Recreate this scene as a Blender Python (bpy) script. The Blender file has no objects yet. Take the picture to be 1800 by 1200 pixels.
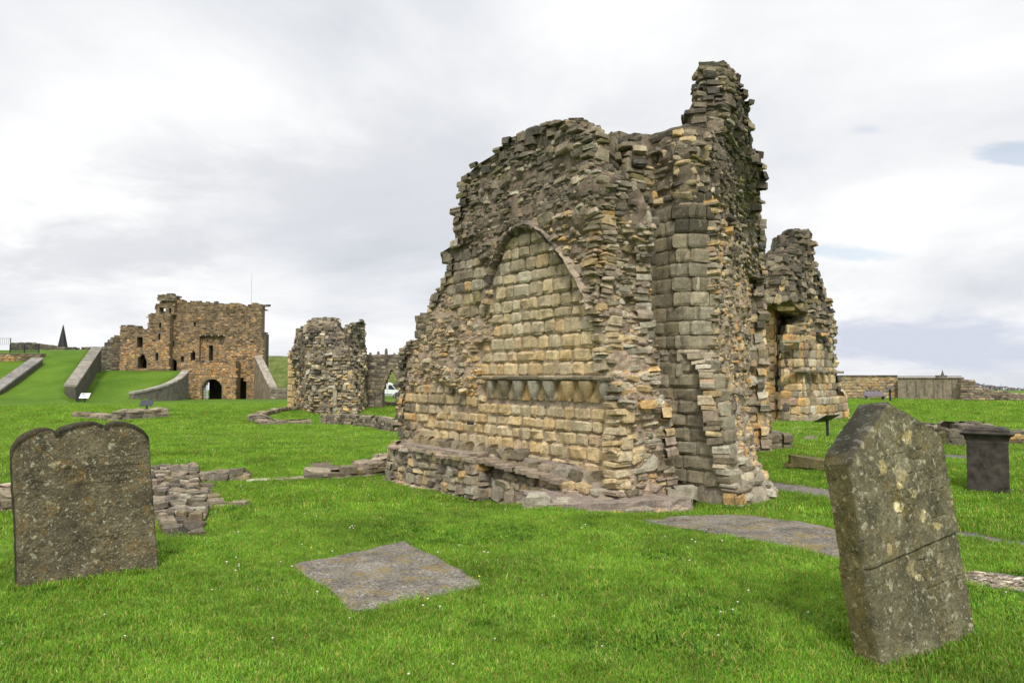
import bpy, math, random
import numpy as np
from mathutils import Vector
random.seed(7)
R = math.radians
rng = np.random.RandomState(11)
scene = bpy.context.scene
COL = scene.collection

# ------------------------------------------------------------------ camera, sky, sun, exposure
CAM_H = 1.6
F = 1300.0            # focal length in pixels of the 1800 px wide photograph
HORIZON = 663.0
PITCH = math.atan((HORIZON - 600.0) / F)
cam_d = bpy.data.cameras.new('camera')
cam_d.sensor_width = 36.0
cam_d.sensor_fit = 'HORIZONTAL'
cam_d.lens = 36.0 * F / 1800.0
cam_d.clip_end = 9000
cam = bpy.data.objects.new('camera', cam_d)
COL.objects.link(cam)
cam.location = (0, 0, CAM_H)
cam.rotation_euler = (R(90) + PITCH, 0, 0)
scene.camera = cam

SUN_ELEV, SUN_AZ = R(46), R(178)      # azimuth clockwise from +Y : behind the camera
world = bpy.data.worlds.new('World')
scene.world = world
world.use_nodes = True
wn, wl = world.node_tree.nodes, world.node_tree.links
wn.clear()
w_out = wn.new('ShaderNodeOutputWorld')
w_sky = wn.new('ShaderNodeTexSky')
w_sky.sky_type = 'NISHITA'
w_sky.sun_disc = False
w_sky.sun_elevation = SUN_ELEV
w_sky.sun_rotation = SUN_AZ
w_bg = wn.new('ShaderNodeBackground')
w_bg.inputs['Strength'].default_value = 0.11
wl.new(w_sky.outputs[0], w_bg.inputs['Color'])
tc = wn.new('ShaderNodeTexCoord')
sep = wn.new('ShaderNodeSeparateXYZ')
wl.new(tc.outputs['Generated'], sep.inputs[0])


def wmath(op, a, b=None, clamp=False):
    n = wn.new('ShaderNodeMath')
    n.operation = op
    n.use_clamp = clamp
    for i, v in enumerate((a, b)):
        if v is None:
            continue
        if isinstance(v, (int, float)):
            n.inputs[i].default_value = v
        else:
            wl.new(v, n.inputs[i])
    return n.outputs[0]


zz = wmath('ADD', wmath('MAXIMUM', sep.outputs[2], 0.0), 0.22)
cx, cy = wmath('DIVIDE', sep.outputs[0], zz), wmath('DIVIDE', sep.outputs[1], zz)
cmb = wn.new('ShaderNodeCombineXYZ')
wl.new(cx, cmb.inputs[0])
wl.new(cy, cmb.inputs[1])


def wnoise(scale, detail, off, rough=0.55, dist=0.0):
    m = wn.new('ShaderNodeMapping')
    m.inputs['Location'].default_value = off
    wl.new(cmb.outputs[0], m.inputs[0])
    n = wn.new('ShaderNodeTexNoise')
    n.inputs['Scale'].default_value = scale
    n.inputs['Detail'].default_value = detail
    n.inputs['Roughness'].default_value = rough
    n.inputs['Distortion'].default_value = dist
    wl.new(m.outputs[0], n.inputs['Vector'])
    return n.outputs[0]


def wramp(fac, pts):
    r = wn.new('ShaderNodeValToRGB')
    wl.new(fac, r.inputs[0])
    els = r.color_ramp.elements
    while len(els) < len(pts):
        els.new(0.5)
    for e, (p, c) in zip(els, pts):
        e.position = p
        e.color = (*c, 1)
    return r.outputs[0]


CLOUD = wramp(wnoise(0.85, 7, (3.1, 1.7, 0), 0.56, 0.25),
              [(0.29, (0.66, 0.70, 0.755)), (0.42, (0.83, 0.85, 0.89)), (0.51, (0.94, 0.95, 0.97)), (0.60, (1.06, 1.06, 1.06))])


def blob(bx, by, rx, ry, e0, e1):
    """a ragged patch of the cloud layer round (bx, by): 1 inside, 0 outside"""
    a = wmath('DIVIDE', wmath('SUBTRACT', cx, bx), rx)
    b = wmath('DIVIDE', wmath('SUBTRACT', cy, by), ry)
    d = wmath('SQRT', wmath('ADD', wmath('MULTIPLY', a, a), wmath('MULTIPLY', b, b)))
    d = wmath('ADD', d, wmath('MULTIPLY', wmath('SUBTRACT', wnoise(3.4, 6, (bx * 3, by, 0), .6, .4), .5), 2.2))
    m = wn.new('ShaderNodeMapRange')
    m.interpolation_type = 'SMOOTHSTEP'
    wl.new(d, m.inputs[0])
    m.inputs[1].default_value = e1
    m.inputs[2].default_value = e0
    return m.outputs[0]


def wmix(f, a, b, mode='MIX'):
    n = wn.new('ShaderNodeMix')
    n.data_type = 'RGBA'
    n.blend_type = mode
    for i, v in ((0, f), (6, a), (7, b)):
        if isinstance(v, tuple):
            n.inputs[i].default_value = (*v, 1)
        elif isinstance(v, (int, float)):
            n.inputs[i].default_value = v
        else:
            wl.new(v, n.inputs[i])
    return n.outputs[2]


CLOUD = wmix(blob(1.95, 3.35, .62, .42, .5, 1.35), CLOUD, (.68, .725, .83))          # low slate-blue bank on the right
CLOUD = wmix(wmath('MULTIPLY', blob(-.35, 2.1, .75, .45, .3, 1.3), .75), CLOUD, (.72, .74, .79))
CLOUD = wmix(wmath('MULTIPLY', blob(-1.35, 2.35, .5, .3, .3, 1.2), .75), CLOUD, (.72, .74, .79))
GAP = wmath('MAXIMUM', wmath('MAXIMUM', blob(1.20, 1.72, .13, .06, .4, 1.0), blob(1.12, 2.42, .26, .09, .3, 1.0)), wmath('MULTIPLY', blob(.82, 1.68, .08, .05, .2, .9), .6))
up_f = wn.new('ShaderNodeMapRange')
up_f.interpolation_type = 'SMOOTHSTEP'
wl.new(sep.outputs[2], up_f.inputs[0])
up_f.inputs[1].default_value, up_f.inputs[2].default_value = .45, 1.0
up_f.inputs[3].default_value, up_f.inputs[4].default_value = 1.0, 1.7      # an overcast sky is brightest overhead
w_cloud = wn.new('ShaderNodeBackground')
wl.new(wmath('MULTIPLY', up_f.outputs[0], 0.80), w_cloud.inputs['Strength'])
wl.new(CLOUD, w_cloud.inputs['Color'])
w_mix = wn.new('ShaderNodeMixShader')
wl.new(wmath('SUBTRACT', 1.0, wmath('MULTIPLY', GAP, .42)), w_mix.inputs[0])
wl.new(w_bg.outputs[0], w_mix.inputs[1])
wl.new(w_cloud.outputs[0], w_mix.inputs[2])
wl.new(w_mix.outputs[0], w_out.inputs[0])

sun_d = bpy.data.lights.new('sun', 'SUN')
sun_d.energy = 2.4
sun_d.angle = R(12)
sun_d.color = (1.0, 0.95, 0.87)
sun = bpy.data.objects.new('sun', sun_d)
COL.objects.link(sun)
_sd = Vector((math.sin(SUN_AZ) * math.cos(SUN_ELEV), math.cos(SUN_AZ) * math.cos(SUN_ELEV), math.sin(SUN_ELEV)))
sun.rotation_euler = _sd.to_track_quat('Z', 'Y').to_euler()
scene.view_settings.view_transform = 'Standard'
scene.view_settings.look = 'None'
scene.view_settings.exposure = 0.30
scene.view_settings.gamma = 1.0
scene.view_settings.use_curve_mapping = False

# ------------------------------------------------------------------ maths helpers
def rnd(a=0.0, b=1.0):
    return rng.uniform(a, b)


def _h(ix, iy, iz):
    n = (ix.astype(np.int64) * 374761393 + iy.astype(np.int64) * 668265263 + iz.astype(np.int64) * 2147483647) & 0xffffffff
    n = ((n ^ (n >> 13)) * 1274126177) & 0xffffffff
    return ((n ^ (n >> 16)) & 0xffff) / 65535.0


def vnoise(x, y, z=0.0):
    """value noise, -1..1"""
    x, y, z = np.broadcast_arrays(np.asarray(x, float), np.asarray(y, float), np.asarray(z, float))
    ix, iy, iz = np.floor(x), np.floor(y), np.floor(z)
    fx, fy, fz = x - ix, y - iy, z - iz
    fx, fy, fz = [f * f * (3 - 2 * f) for f in (fx, fy, fz)]
    ix, iy, iz = ix.astype(np.int64), iy.astype(np.int64), iz.astype(np.int64)
    r = 0
    for a in (0, 1):
        for b in (0, 1):
            for c in (0, 1):
                w = (fx if a else 1 - fx) * (fy if b else 1 - fy) * (fz if c else 1 - fz)
                r = r + w * _h(ix + a, iy + b, iz + c)
    return r * 2 - 1


def fbm(x, y, z=0.0, o=3):
    r, a = 0, 1.0
    for i in range(o):
        r = r + a * vnoise(np.asarray(x) * 2 ** i + 7.3 * i, np.asarray(y) * 2 ** i, np.asarray(z) * 2 ** i)
        a *= 0.5
    return r


def sst(a, b, x):
    t = np.clip((np.asarray(x, float) - a) / (b - a), 0, 1)
    return t * t * (3 - 2 * t)


def X(px, d):
    """metres to the right of the camera axis of a point seen at column px, d metres away"""
    return (px - 900.0) / F * d


def Z(py, d):
    return CAM_H + (HORIZON - py) / F * d


def GP(px, py, z=0.0):
    """where the sight line through a pixel meets the level z"""
    d = (CAM_H - z) * F / (py - HORIZON)
    return (X(px, d), d)


def proj(p):
    p = np.asarray(p, float)
    d = p[..., 1]
    return 900 + F * p[..., 0] / d, HORIZON - F * (p[..., 2] - CAM_H) / d


def inpoly(px, py, poly):
    px, py = np.asarray(px, float), np.asarray(py, float)
    r = np.zeros(np.broadcast(px, py).shape, bool)
    n = len(poly)
    for i in range(n):
        x0, y0 = poly[i]
        x1, y1 = poly[(i + 1) % n]
        if y0 == y1:
            continue
        c = ((y0 > py) != (y1 > py)) & (px < (x1 - x0) * (py - y0) / (y1 - y0) + x0)
        r ^= c
    return r


# ------------------------------------------------------------------ terrain
def ground_z(x, y):
    x, y = np.asarray(x, float), np.asarray(y, float)
    zl = np.interp(y, [0, 9, 11, 16, 25, 39, 47, 95, 120, 160, 400, 1500, 4000], [0, 0, -.13, -.1, -.45, -.9, -.58, -1.3, -1.75, -1.9, -6, -25, -25])
    zr = np.interp(y, [0, 15, 22, 28, 34, 41, 60, 75, 120, 4000], [0, 0, -.04, -.05, -.30, .12, 0.0, -3, -22, -24])
    ya = np.maximum(y, 1.0)
    a = x / ya
    t = sst(.14, .27, a)
    z = zl * (1 - t) + zr * t
    # the hollow in front of the big ruin, the mound it lies behind
    z = z - .20 * sst(9.2, 10.4, y) * (1 - sst(14, 18, y)) * (1 - sst(.2, 1.6, x)) * sst(-14, -7, x)
    z = z - .10 * sst(8.6, 9.3, y) * (1 - sst(11, 12.5, y)) * sst(.4, 1.5, x) * (1 - sst(3.6, 4.6, x))
    # castle mound on the left
    rise = sst(76, 106, y)
    ab = np.interp(y, [82, 104], [-.603, -.566])
    ac = np.interp(y, [86, 101], [-.512, -.445])
    hb = 7.0 * rise * (1 - sst(0, .006, a - ab))
    hm = 4.1 * sst(84, 107, y) * sst(0, .006, a - ab) * (1 - sst(0, .006, a - ac))
    z = z + np.where(y > 70, hb + hm, 0)
    # rough bank behind the parked van
    b2 = 7.6 * sst(127, 146, y) * sst(-.40, -.365, a) * (1 - sst(.05, .2, a)) * (1 - sst(170, 260, y))
    z = z + b2
    near = 1 - sst(30, 60, y)
    z = z + near * (.035 * vnoise(x * .45, y * .45) + .012 * vnoise(x * 1.7, y * 1.7, 3.0))
    z = z + (1 - near) * .12 * vnoise(x * .08, y * .08, 5.0)
    return z


def gz(x, y):
    return float(ground_z(x, y))


# ------------------------------------------------------------------ object helpers
def tag(o, label=None, cat=None, group=None, kind=None):
    if label:
        o['label'] = label
    if cat:
        o['category'] = cat
    if group:
        o['group'] = group
    if kind:
        o['kind'] = kind
    return o


def thing(name, label, cat, loc, group=None):
    o = bpy.data.objects.new(name, None)
    o.empty_display_size = 0.2
    COL.objects.link(o)
    o.location = loc
    return tag(o, label, cat, group)


def mesh_np(name, V, Fc, cols=None, smooth=False):
    """Fc: list of int arrays (k,3) or (k,4)"""
    me = bpy.data.meshes.new(name)
    V = np.ascontiguousarray(V, dtype=np.float32)
    if not isinstance(Fc, (list, tuple)):
        Fc = [Fc]
    loops = np.concatenate([f.reshape(-1) for f in Fc]).astype(np.int32)
    tot = np.concatenate([np.full(len(f), f.shape[1], np.int32) for f in Fc])
    start = np.concatenate([[0], np.cumsum(tot)[:-1]]).astype(np.int32)
    me.vertices.add(len(V))
    me.vertices.foreach_set('co', V.reshape(-1))
    me.loops.add(len(loops))
    me.loops.foreach_set('vertex_index', loops)
    me.polygons.add(len(tot))
    me.polygons.foreach_set('loop_start', start)
    me.polygons.foreach_set('loop_total', tot)
    me.polygons.foreach_set('use_smooth', np.full(len(tot), smooth))
    me.update(calc_edges=True)
    if cols is not None:
        at = me.attributes.new('tint', 'FLOAT_COLOR', 'POINT')
        c4 = np.ones((len(V), 4), np.float32)
        c4[:, :3] = cols
        at.data.foreach_set('color', c4.reshape(-1))
    return me


def link(name, me, mat, parent=None, loc=None):
    if mat is not None and len(me.materials) == 0:
        me.materials.append(mat)
    o = bpy.data.objects.new(name, me)
    COL.objects.link(o)
    if parent is not None:
        o.parent = parent
    if loc is not None:
        o.location = loc
    return o


class MB:
    """collects shapes for one mesh, coordinates local to the thing"""
    def __init__(s):
        s.v, s.f = [], []

    def add(s, vs, fs):
        n = len(s.v)
        s.v += [tuple(map(float, v)) for v in vs]
        s.f += [tuple(i + n for i in f) for f in fs]

    def box(s, x0, x1, y0, y1, z0, z1):
        s.add([(x0, y0, z0), (x1, y0, z0), (x1, y1, z0), (x0, y1, z0), (x0, y0, z1), (x1, y0, z1), (x1, y1, z1), (x0, y1, z1)],
              [(3, 2, 1, 0), (4, 5, 6, 7), (0, 1, 5, 4), (1, 2, 6, 5), (2, 3, 7, 6), (3, 0, 4, 7)])

    def hexa(s, p8):
        s.add(p8, [(3, 2, 1, 0), (4, 5, 6, 7), (0, 1, 5, 4), (1, 2, 6, 5), (2, 3, 7, 6), (3, 0, 4, 7)])

    def bar(s, a, b, w, h=None):
        a, b = Vector(a), Vector(b)
        h = h or w
        d = (b - a).normalized()
        up = Vector((0, 0, 1)) if abs(d.z) < .9 else Vector((0, 1, 0))
        r = d.cross(up).normalized() * w / 2
        u = r.cross(d).normalized() * h / 2
        s.hexa([a - r - u, a + r - u, a + r + u, a - r + u, b - r - u, b + r - u, b + r + u, b - r + u])

    def cyl(s, a, b, r0, r1=None, n=12):
        a, b = Vector(a), Vector(b)
        r1 = r0 if r1 is None else r1
        d = (b - a).normalized()
        up = Vector((0, 0, 1)) if abs(d.z) < .9 else Vector((1, 0, 0))
        p = d.cross(up).normalized()
        q = d.cross(p)
        vs = []
        for c, r in ((a, r0), (b, r1)):
            for i in range(n):
                t = 2 * math.pi * i / n
                vs.append(c + (p * math.cos(t) + q * math.sin(t)) * r)
        s.add(vs, [(i, (i + 1) % n, n + (i + 1) % n, n + i) for i in range(n)] + [tuple(range(n))[::-1], tuple(range(n, 2 * n))])

    def prism(s, poly, axis, a0, a1):
        """poly in the plane of the other two axes, extruded along axis ('x' or 'y')"""
        n = len(poly)
        mk = (lambda p, a: (a, p[0], p[1])) if axis == 'x' else (lambda p, a: (p[0], a, p[1]))
        s.add([mk(p, a0) for p in poly] + [mk(p, a1) for p in poly],
              [(i, (i + 1) % n, n + (i + 1) % n, n + i) for i in range(n)] + [tuple(range(n))[::-1], tuple(range(n, 2 * n))])

    def build(s, name, mat, parent=None, bevel=0, smooth=False):
        me = bpy.data.meshes.new(name)
        me.from_pydata(s.v, [], s.f)
        me.update()
        import bmesh
        bm = bmesh.new()
        bm.from_mesh(me)
        bmesh.ops.recalc_face_normals(bm, faces=bm.faces)
        if bevel:
            bmesh.ops.bevel(bm, geom=list(bm.edges), offset=bevel, segments=2, affect='EDGES', profile=.6)
        bm.to_mesh(me)
        bm.free()
        for p in me.polygons:
            p.use_smooth = smooth
        return link(name, me, mat, parent)


# ------------------------------------------------------------------ materials
def new_mat(name):
    m = bpy.data.materials.new(name)
    m.use_nodes = True
    nt = m.node_tree
    b = nt.nodes['Principled BSDF']
    b.inputs['Roughness'].default_value = .95
    b.inputs['Specular IOR Level'].default_value = .15
    return m, nt, b


def nd(nt, t, **k):
    n = nt.nodes.new(t)
    for a, v in k.items():
        if a in n.inputs:
            n.inputs[a].default_value = v
        else:
            setattr(n, a, v)
    return n


def noise(nt, scale, detail=4, rough=.6, vec=None, dist=0.0):
    n = nt.nodes.new('ShaderNodeTexNoise')
    n.inputs['Scale'].default_value = scale
    n.inputs['Detail'].default_value = detail
    n.inputs['Roughness'].default_value = rough
    n.inputs['Distortion'].default_value = dist
    if vec is not None:
        nt.links.new(vec, n.inputs['Vector'])
    return n.outputs[0]


def ramp(nt, fac, pts, interp='LINEAR'):
    r = nt.nodes.new('ShaderNodeValToRGB')
    r.color_ramp.interpolation = interp
    nt.links.new(fac, r.inputs[0])
    els = r.color_ramp.elements
    while len(els) < len(pts):
        els.new(.5)
    for e, (p, c) in zip(els, pts):
        e.position = p
        e.color = (c, c, c, 1) if isinstance(c, (int, float)) else (*c, 1)
    return r.outputs[0]


def mixc(nt, fac, a, b, mode='MIX'):
    n = nt.nodes.new('ShaderNodeMix')
    n.data_type = 'RGBA'
    n.blend_type = mode
    for i, v in ((0, fac), (6, a), (7, b)):
        if isinstance(v, (int, float)):
            n.inputs[i].default_value = v
        elif isinstance(v, tuple):
            n.inputs[i].default_value = (*v, 1)
        else:
            nt.links.new(v, n.inputs[i])
    return n.outputs[2]


def bump(nt, b, h, strength, dist, prev=None):
    n = nt.nodes.new('ShaderNodeBump')
    n.inputs['Strength'].default_value = strength
    n.inputs['Distance'].default_value = dist
    nt.links.new(h, n.inputs['Height'])
    if prev is not None:
        nt.links.new(prev, n.inputs['Normal'])
    nt.links.new(n.outputs[0], b.inputs['Normal'])
    return n.outputs[0]


def pos(nt, scale=(1, 1, 1)):
    g = nt.nodes.new('ShaderNodeNewGeometry')
    m = nt.nodes.new('ShaderNodeMapping')
    m.inputs['Scale'].default_value = scale
    nt.links.new(g.outputs['Position'], m.inputs[0])
    return m.outputs[0]


def masonry_mat(name, fine=1.0, lichen=.5, spots=True):
    """weathered sandstone; the tint of each stone comes from its 'tint' attribute. fine = size of the grain."""
    m, nt, b = new_mat(name)
    at = nt.nodes.new('ShaderNodeAttribute')
    at.attribute_name = 'tint'
    P = pos(nt)
    PL = pos(nt, (1, 1, 3.2))
    n1 = noise(nt, 9 / fine, 6, .68, P, .3)
    n2 = noise(nt, 34 / fine, 5, .7, PL)
    v1 = ramp(nt, n1, [(.28, .72), (.5, 1.34), (.72, 1.75)])
    v2 = ramp(nt, n2, [(.3, .55), (.5, 1.05), (.7, 1.45)])
    c = mixc(nt, 1.0, at.outputs['Color'], v1, 'MULTIPLY')
    c = mixc(nt, 1.0, c, v2, 'MULTIPLY')
    st = noise(nt, 2.1 / fine, 5, .6, P, .6)
    c = mixc(nt, ramp(nt, st, [(.56, 0.0), (.72, .35)]), c, (.055, .052, .042))
    sk_ = noise(nt, 3.0 / fine, 5, .65, pos(nt, (1.3, 1.3, .22)), .2)
    c = mixc(nt, ramp(nt, sk_, [(.54, 0.0), (.68, .42)]), c, (.06, .055, .045))
    if spots:
        l1 = noise(nt, 15 / fine, 3, .55, P, .5)
        c = mixc(nt, ramp(nt, l1, [(.63, 0.0), (.68, lichen * .7)]), c, (.38, .36, .27))
        l2 = noise(nt, 6.3 / fine, 4, .6, pos(nt, (1.1, 1.3, .9)), .7)
        c = mixc(nt, ramp(nt, l2, [(.64, 0.0), (.70, lichen * .8)]), c, (.21, .165, .035))
    nt.links.new(c, b.inputs['Base Color'])
    h = mixc(nt, .5, n1, n2)
    p = bump(nt, b, h, .9, .035 * fine)
    bump(nt, b, noise(nt, 120 / fine, 3, .7, PL), .55, .006 * fine, p)
    return m


def plain(name, col, rough=.6, metal=0.0, var=.12, scale=8):
    m, nt, b = new_mat(name)
    n = noise(nt, scale, 4, .6, pos(nt))
    c = mixc(nt, 1.0, col, ramp(nt, n, [(.3, 1 - var), (.7, 1 + var)]), 'MULTIPLY')
    nt.links.new(c, b.inputs['Base Color'])
    b.inputs['Roughness'].default_value = rough
    b.inputs['Metallic'].default_value = metal
    b.inputs['Specular IOR Level'].default_value = .4
    return m


M_NEAR = masonry_mat('near_sandstone', 1.0, .55)
M_MID = masonry_mat('mid_sandstone', 2.2, .4)
M_FAR = masonry_mat('far_sandstone', 6.0, .3)


def ledger_mat():
    m, nt, b = new_mat('ledger_stone')
    P = pos(nt)
    n1 = noise(nt, 3.2, 6, .65, P, .5)
    c = ramp(nt, n1, [(.3, (.095, .087, .072)), (.5, (.165, .15, .125)), (.7, (.25, .23, .19))])
    c = mixc(nt, 1.0, c, ramp(nt, noise(nt, 38, 6, .8, P, .1), [(.34, .30), (.5, 1.0), (.66, 2.0)]), 'MULTIPLY')
    oc = noise(nt, 5.5, 4, .6, P, .8)
    c = mixc(nt, ramp(nt, oc, [(.52, 0.0), (.62, .65)]), c, (.23, .17, .055))
    vo = nt.nodes.new('ShaderNodeTexVoronoi')
    vo.inputs['Scale'].default_value = 26
    nt.links.new(P, vo.inputs['Vector'])
    sp = ramp(nt, vo.outputs['Distance'], [(.16, .85), (.24, 0.0)])
    gate = ramp(nt, noise(nt, 7, 2, .5, P), [(.52, 0.0), (.6, 1.0)])
    c = mixc(nt, mixc(nt, 1.0, sp, gate, 'MULTIPLY'), c, (.42, .41, .36))
    c = mixc(nt, .9, c, ramp(nt, noise(nt, 95, 4, .7, P), [(.3, .55), (.7, 1.4)]), 'MULTIPLY')
    nt.links.new(c, b.inputs['Base Color'])
    p = bump(nt, b, noise(nt, 14, 6, .7, P), .7, .02)
    bump(nt, b, noise(nt, 110, 3, .7, P), .6, .005, p)
    return m


def grave_mat(name, base, mid, light, orange, spot_scale=17):
    m, nt, b = new_mat(name)
    t = nt.nodes.new('ShaderNodeTexCoord')
    P = t.outputs['Object']
    at = nt.nodes.new('ShaderNodeAttribute')
    at.attribute_name = 'tint'
    n1 = noise(nt, 6, 7, .7, P, .4)
    c = ramp(nt, n1, [(.32, base), (.5, mid), (.68, light)])
    oc = noise(nt, 7.5, 5, .65, P, .9)
    c = mixc(nt, ramp(nt, oc, [(.52, 0.0), (.64, .55)]), c, orange)
    # crusty pale lichen : sharp-edged blotches of several sizes
    for sc, th, colr, am in ((spot_scale, .60, (.40, .39, .27), .8), (spot_scale * .42, .655, (.46, .39, .22), .75), (spot_scale * 2.6, .60, (.36, .35, .27), .7)):
        l = noise(nt, sc, 5, .62, P, .15)
        c = mixc(nt, ramp(nt, l, [(th, 0.0), (th + .025, am)]), c, colr)
    dk = noise(nt, 30, 4, .7, P, .3)
    c = mixc(nt, ramp(nt, dk, [(.28, .85), (.42, 0.0)]), c, (.022, .022, .016))
    c = mixc(nt, .85, c, ramp(nt, noise(nt, 140, 3, .7, P), [(.3, .5), (.7, 1.45)]), 'MULTIPLY')
    c = mixc(nt, 1.0, c, at.outputs['Color'], 'MULTIPLY')
    nt.links.new(c, b.inputs['Base Color'])
    p = bump(nt, b, noise(nt, 42, 6, .75, P), .9, .012)
    bump(nt, b, noise(nt, 170, 3, .7, P), .7, .004, p)
    return m


M_LEDGER = ledger_mat()
M_DARKMETAL = plain('dark_painted_metal', (.022, .028, .032), .45, 0, .1)
M_PANEL = plain('panel_face', (.035, .04, .045), .35, 0, .1)
M_WHITE = plain('white_panel', (.72, .74, .75), .5, 0, .04)
M_INK = plain('panel_print', (.12, .16, .2), .6, 0, .1)
M_WOOD = plain('weathered_bench_wood', (.17, .15, .17), .8, 0, .3, 12)


def ground_mat():
    m, nt, b = new_mat('lawn_ground')
    P = pos(nt)
    n0 = noise(nt, .22, 4, .55, P, .4)
    n1 = noise(nt, 1.6, 5, .6, P, .3)
    n2 = noise(nt, 22, 5, .75, P)
    n3 = noise(nt, 85, 3, .8, P)
    c = ramp(nt, n0, [(.3, (.058, .125, .010)), (.5, (.086, .165, .013)), (.7, (.115, .20, .020))])
    c = mixc(nt, ramp(nt, n1, [(.52, 0.0), (.75, .55)]), c, (.14, .22, .028))
    c = mixc(nt, .8, c, ramp(nt, n2, [(.3, .6), (.7, 1.38)]), 'MULTIPLY')
    c = mixc(nt, .7, c, ramp(nt, n3, [(.3, .6), (.7, 1.35)]), 'MULTIPLY')
    # rough dry bank far behind (attribute 'rough')
    at = nt.nodes.new('ShaderNodeAttribute')
    at.attribute_name = 'rough'
    rg = ramp(nt, noise(nt, .9, 6, .7, P), [(.3, (.05, .08, .018)), (.52, (.115, .145, .036)), (.7, (.19, .185, .07))])
    c = mixc(nt, at.outputs['Fac'], c, rg)
    nt.links.new(c, b.inputs['Base Color'])
    p = bump(nt, b, n2, .8, .05)
    bump(nt, b, n3, .8, .02, p)
    return m


M_GROUND = ground_mat()


def blade_mat(name, c0, c1):
    m, nt, b = new_mat(name)
    at = nt.nodes.new('ShaderNodeAttribute')
    at.attribute_name = 'tint'
    oi = nt.nodes.new('ShaderNodeObjectInfo')
    P = pos(nt)
    lo = noise(nt, .9, 4, .6, P, .3)
    c = mixc(nt, oi.outputs['Random'], c0, c1)
    c = mixc(nt, 1.0, c, ramp(nt, lo, [(.28, .70), (.5, 1.0), (.7, 1.3)]), 'MULTIPLY')
    c = mixc(nt, .8, c, ramp(nt, noise(nt, 5.5, 4, .65, P, .3), [(.3, .74), (.5, 1.0), (.7, 1.25)]), 'MULTIPLY')
    c = mixc(nt, 1.0, c, at.outputs['Color'], 'MULTIPLY')
    dry = ramp(nt, noise(nt, 14, 3, .6, P), [(.66, 0.0), (.75, .5)])
    c = mixc(nt, dry, c, (.2, .22, .06))
    nt.links.new(c, b.inputs['Base Color'])
    b.inputs['Roughness'].default_value = .55
    b.inputs['Specular IOR Level'].default_value = .25
    tr = nt.nodes.new('ShaderNodeBsdfTranslucent')
    nt.links.new(mixc(nt, 1.0, c, (1.25, 1.2, .6), 'MULTIPLY'), tr.inputs['Color'])
    mx = nt.nodes.new('ShaderNodeMixShader')
    mx.inputs[0].default_value = .38
    out = nt.nodes['Material Output']
    nt.links.new(b.outputs[0], mx.inputs[1])
    nt.links.new(tr.outputs[0], mx.inputs[2])
    nt.links.new(mx.outputs[0], out.inputs['Surface'])
    return m


def gravel_mat(name, c0, c1, sc):
    m, nt, b = new_mat(name)
    P = pos(nt)
    vo = nt.nodes.new('ShaderNodeTexVoronoi')
    vo.inputs['Scale'].default_value = sc
    nt.links.new(P, vo.inputs['Vector'])
    c = mixc(nt, vo.outputs['Color'], c0, c1)
    c = mixc(nt, .8, c, ramp(nt, noise(nt, 4, 5, .6, P), [(.3, .7), (.7, 1.25)]), 'MULTIPLY')
    c = mixc(nt, .9, c, ramp(nt, vo.outputs['Distance'], [(.0, 1.2), (.5, .6)]), 'MULTIPLY')
    nt.links.new(c, b.inputs['Base Color'])
    bump(nt, b, vo.outputs['Distance'], -.8, .02)
    return m


M_GRAVEL = gravel_mat('pale_gravel', (.20, .175, .16), (.36, .32, .30), 38)
M_SLABPATH = gravel_mat('grey_path', (.13, .12, .115), (.24, .22, .21), 55)
M_ROAD = gravel_mat('far_path', (.5, .49, .46), (.6, .58, .55), 6)

# ------------------------------------------------------------------ ground
def build_ground():
    ang = np.concatenate([np.arange(-180, -46, 3.0), np.arange(-46, 46.01, .4), np.arange(49, 180.1, 3.0)])
    ang = np.unique(np.clip(ang, -180, 180))
    ang = ang[:-1] if ang[-1] >= 180 else ang
    A = np.radians(ang)
    rad = np.concatenate([np.linspace(.4, 3, 14)[:-1], np.exp(np.linspace(math.log(3), math.log(1700), 440))])
    AA, RR = np.meshgrid(A, rad)
    x, y = RR * np.sin(AA), RR * np.cos(AA)
    z = ground_z(x, y)
    V = np.stack([x, y, z], -1).reshape(-1, 3)
    V = np.vstack([V, [[0, 0, 0]]])
    nr, na = AA.shape
    i = np.arange(nr - 1)[:, None] * na
    j = np.arange(na)[None, :]
    jn = (j + 1) % na
    q = np.stack([i + j, i + na + j, i + na + jn, i + jn], -1).reshape(-1, 4)[:, ::-1]
    c = len(V) - 1
    t = np.stack([np.full(na, c), np.arange(na), (np.arange(na) + 1) % na], -1)[:, ::-1]
    me = mesh_np('ground', V, [q, t], None, True)
    a = V[:, 0] / np.maximum(V[:, 1], 1)
    rough = sst(124, 128, V[:, 1]) * sst(-.41, -.37, a) * (1 - sst(.05, .2, a))
    at = me.attributes.new('rough', 'FLOAT', 'POINT')
    at.data.foreach_set('value', rough.astype(np.float32))
    tag(link('ground', me, M_GROUND), 'bright green mown lawn of the ruined priory', kind='structure')


build_ground()
EXCL = []        # footprints that carry no grass


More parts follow.
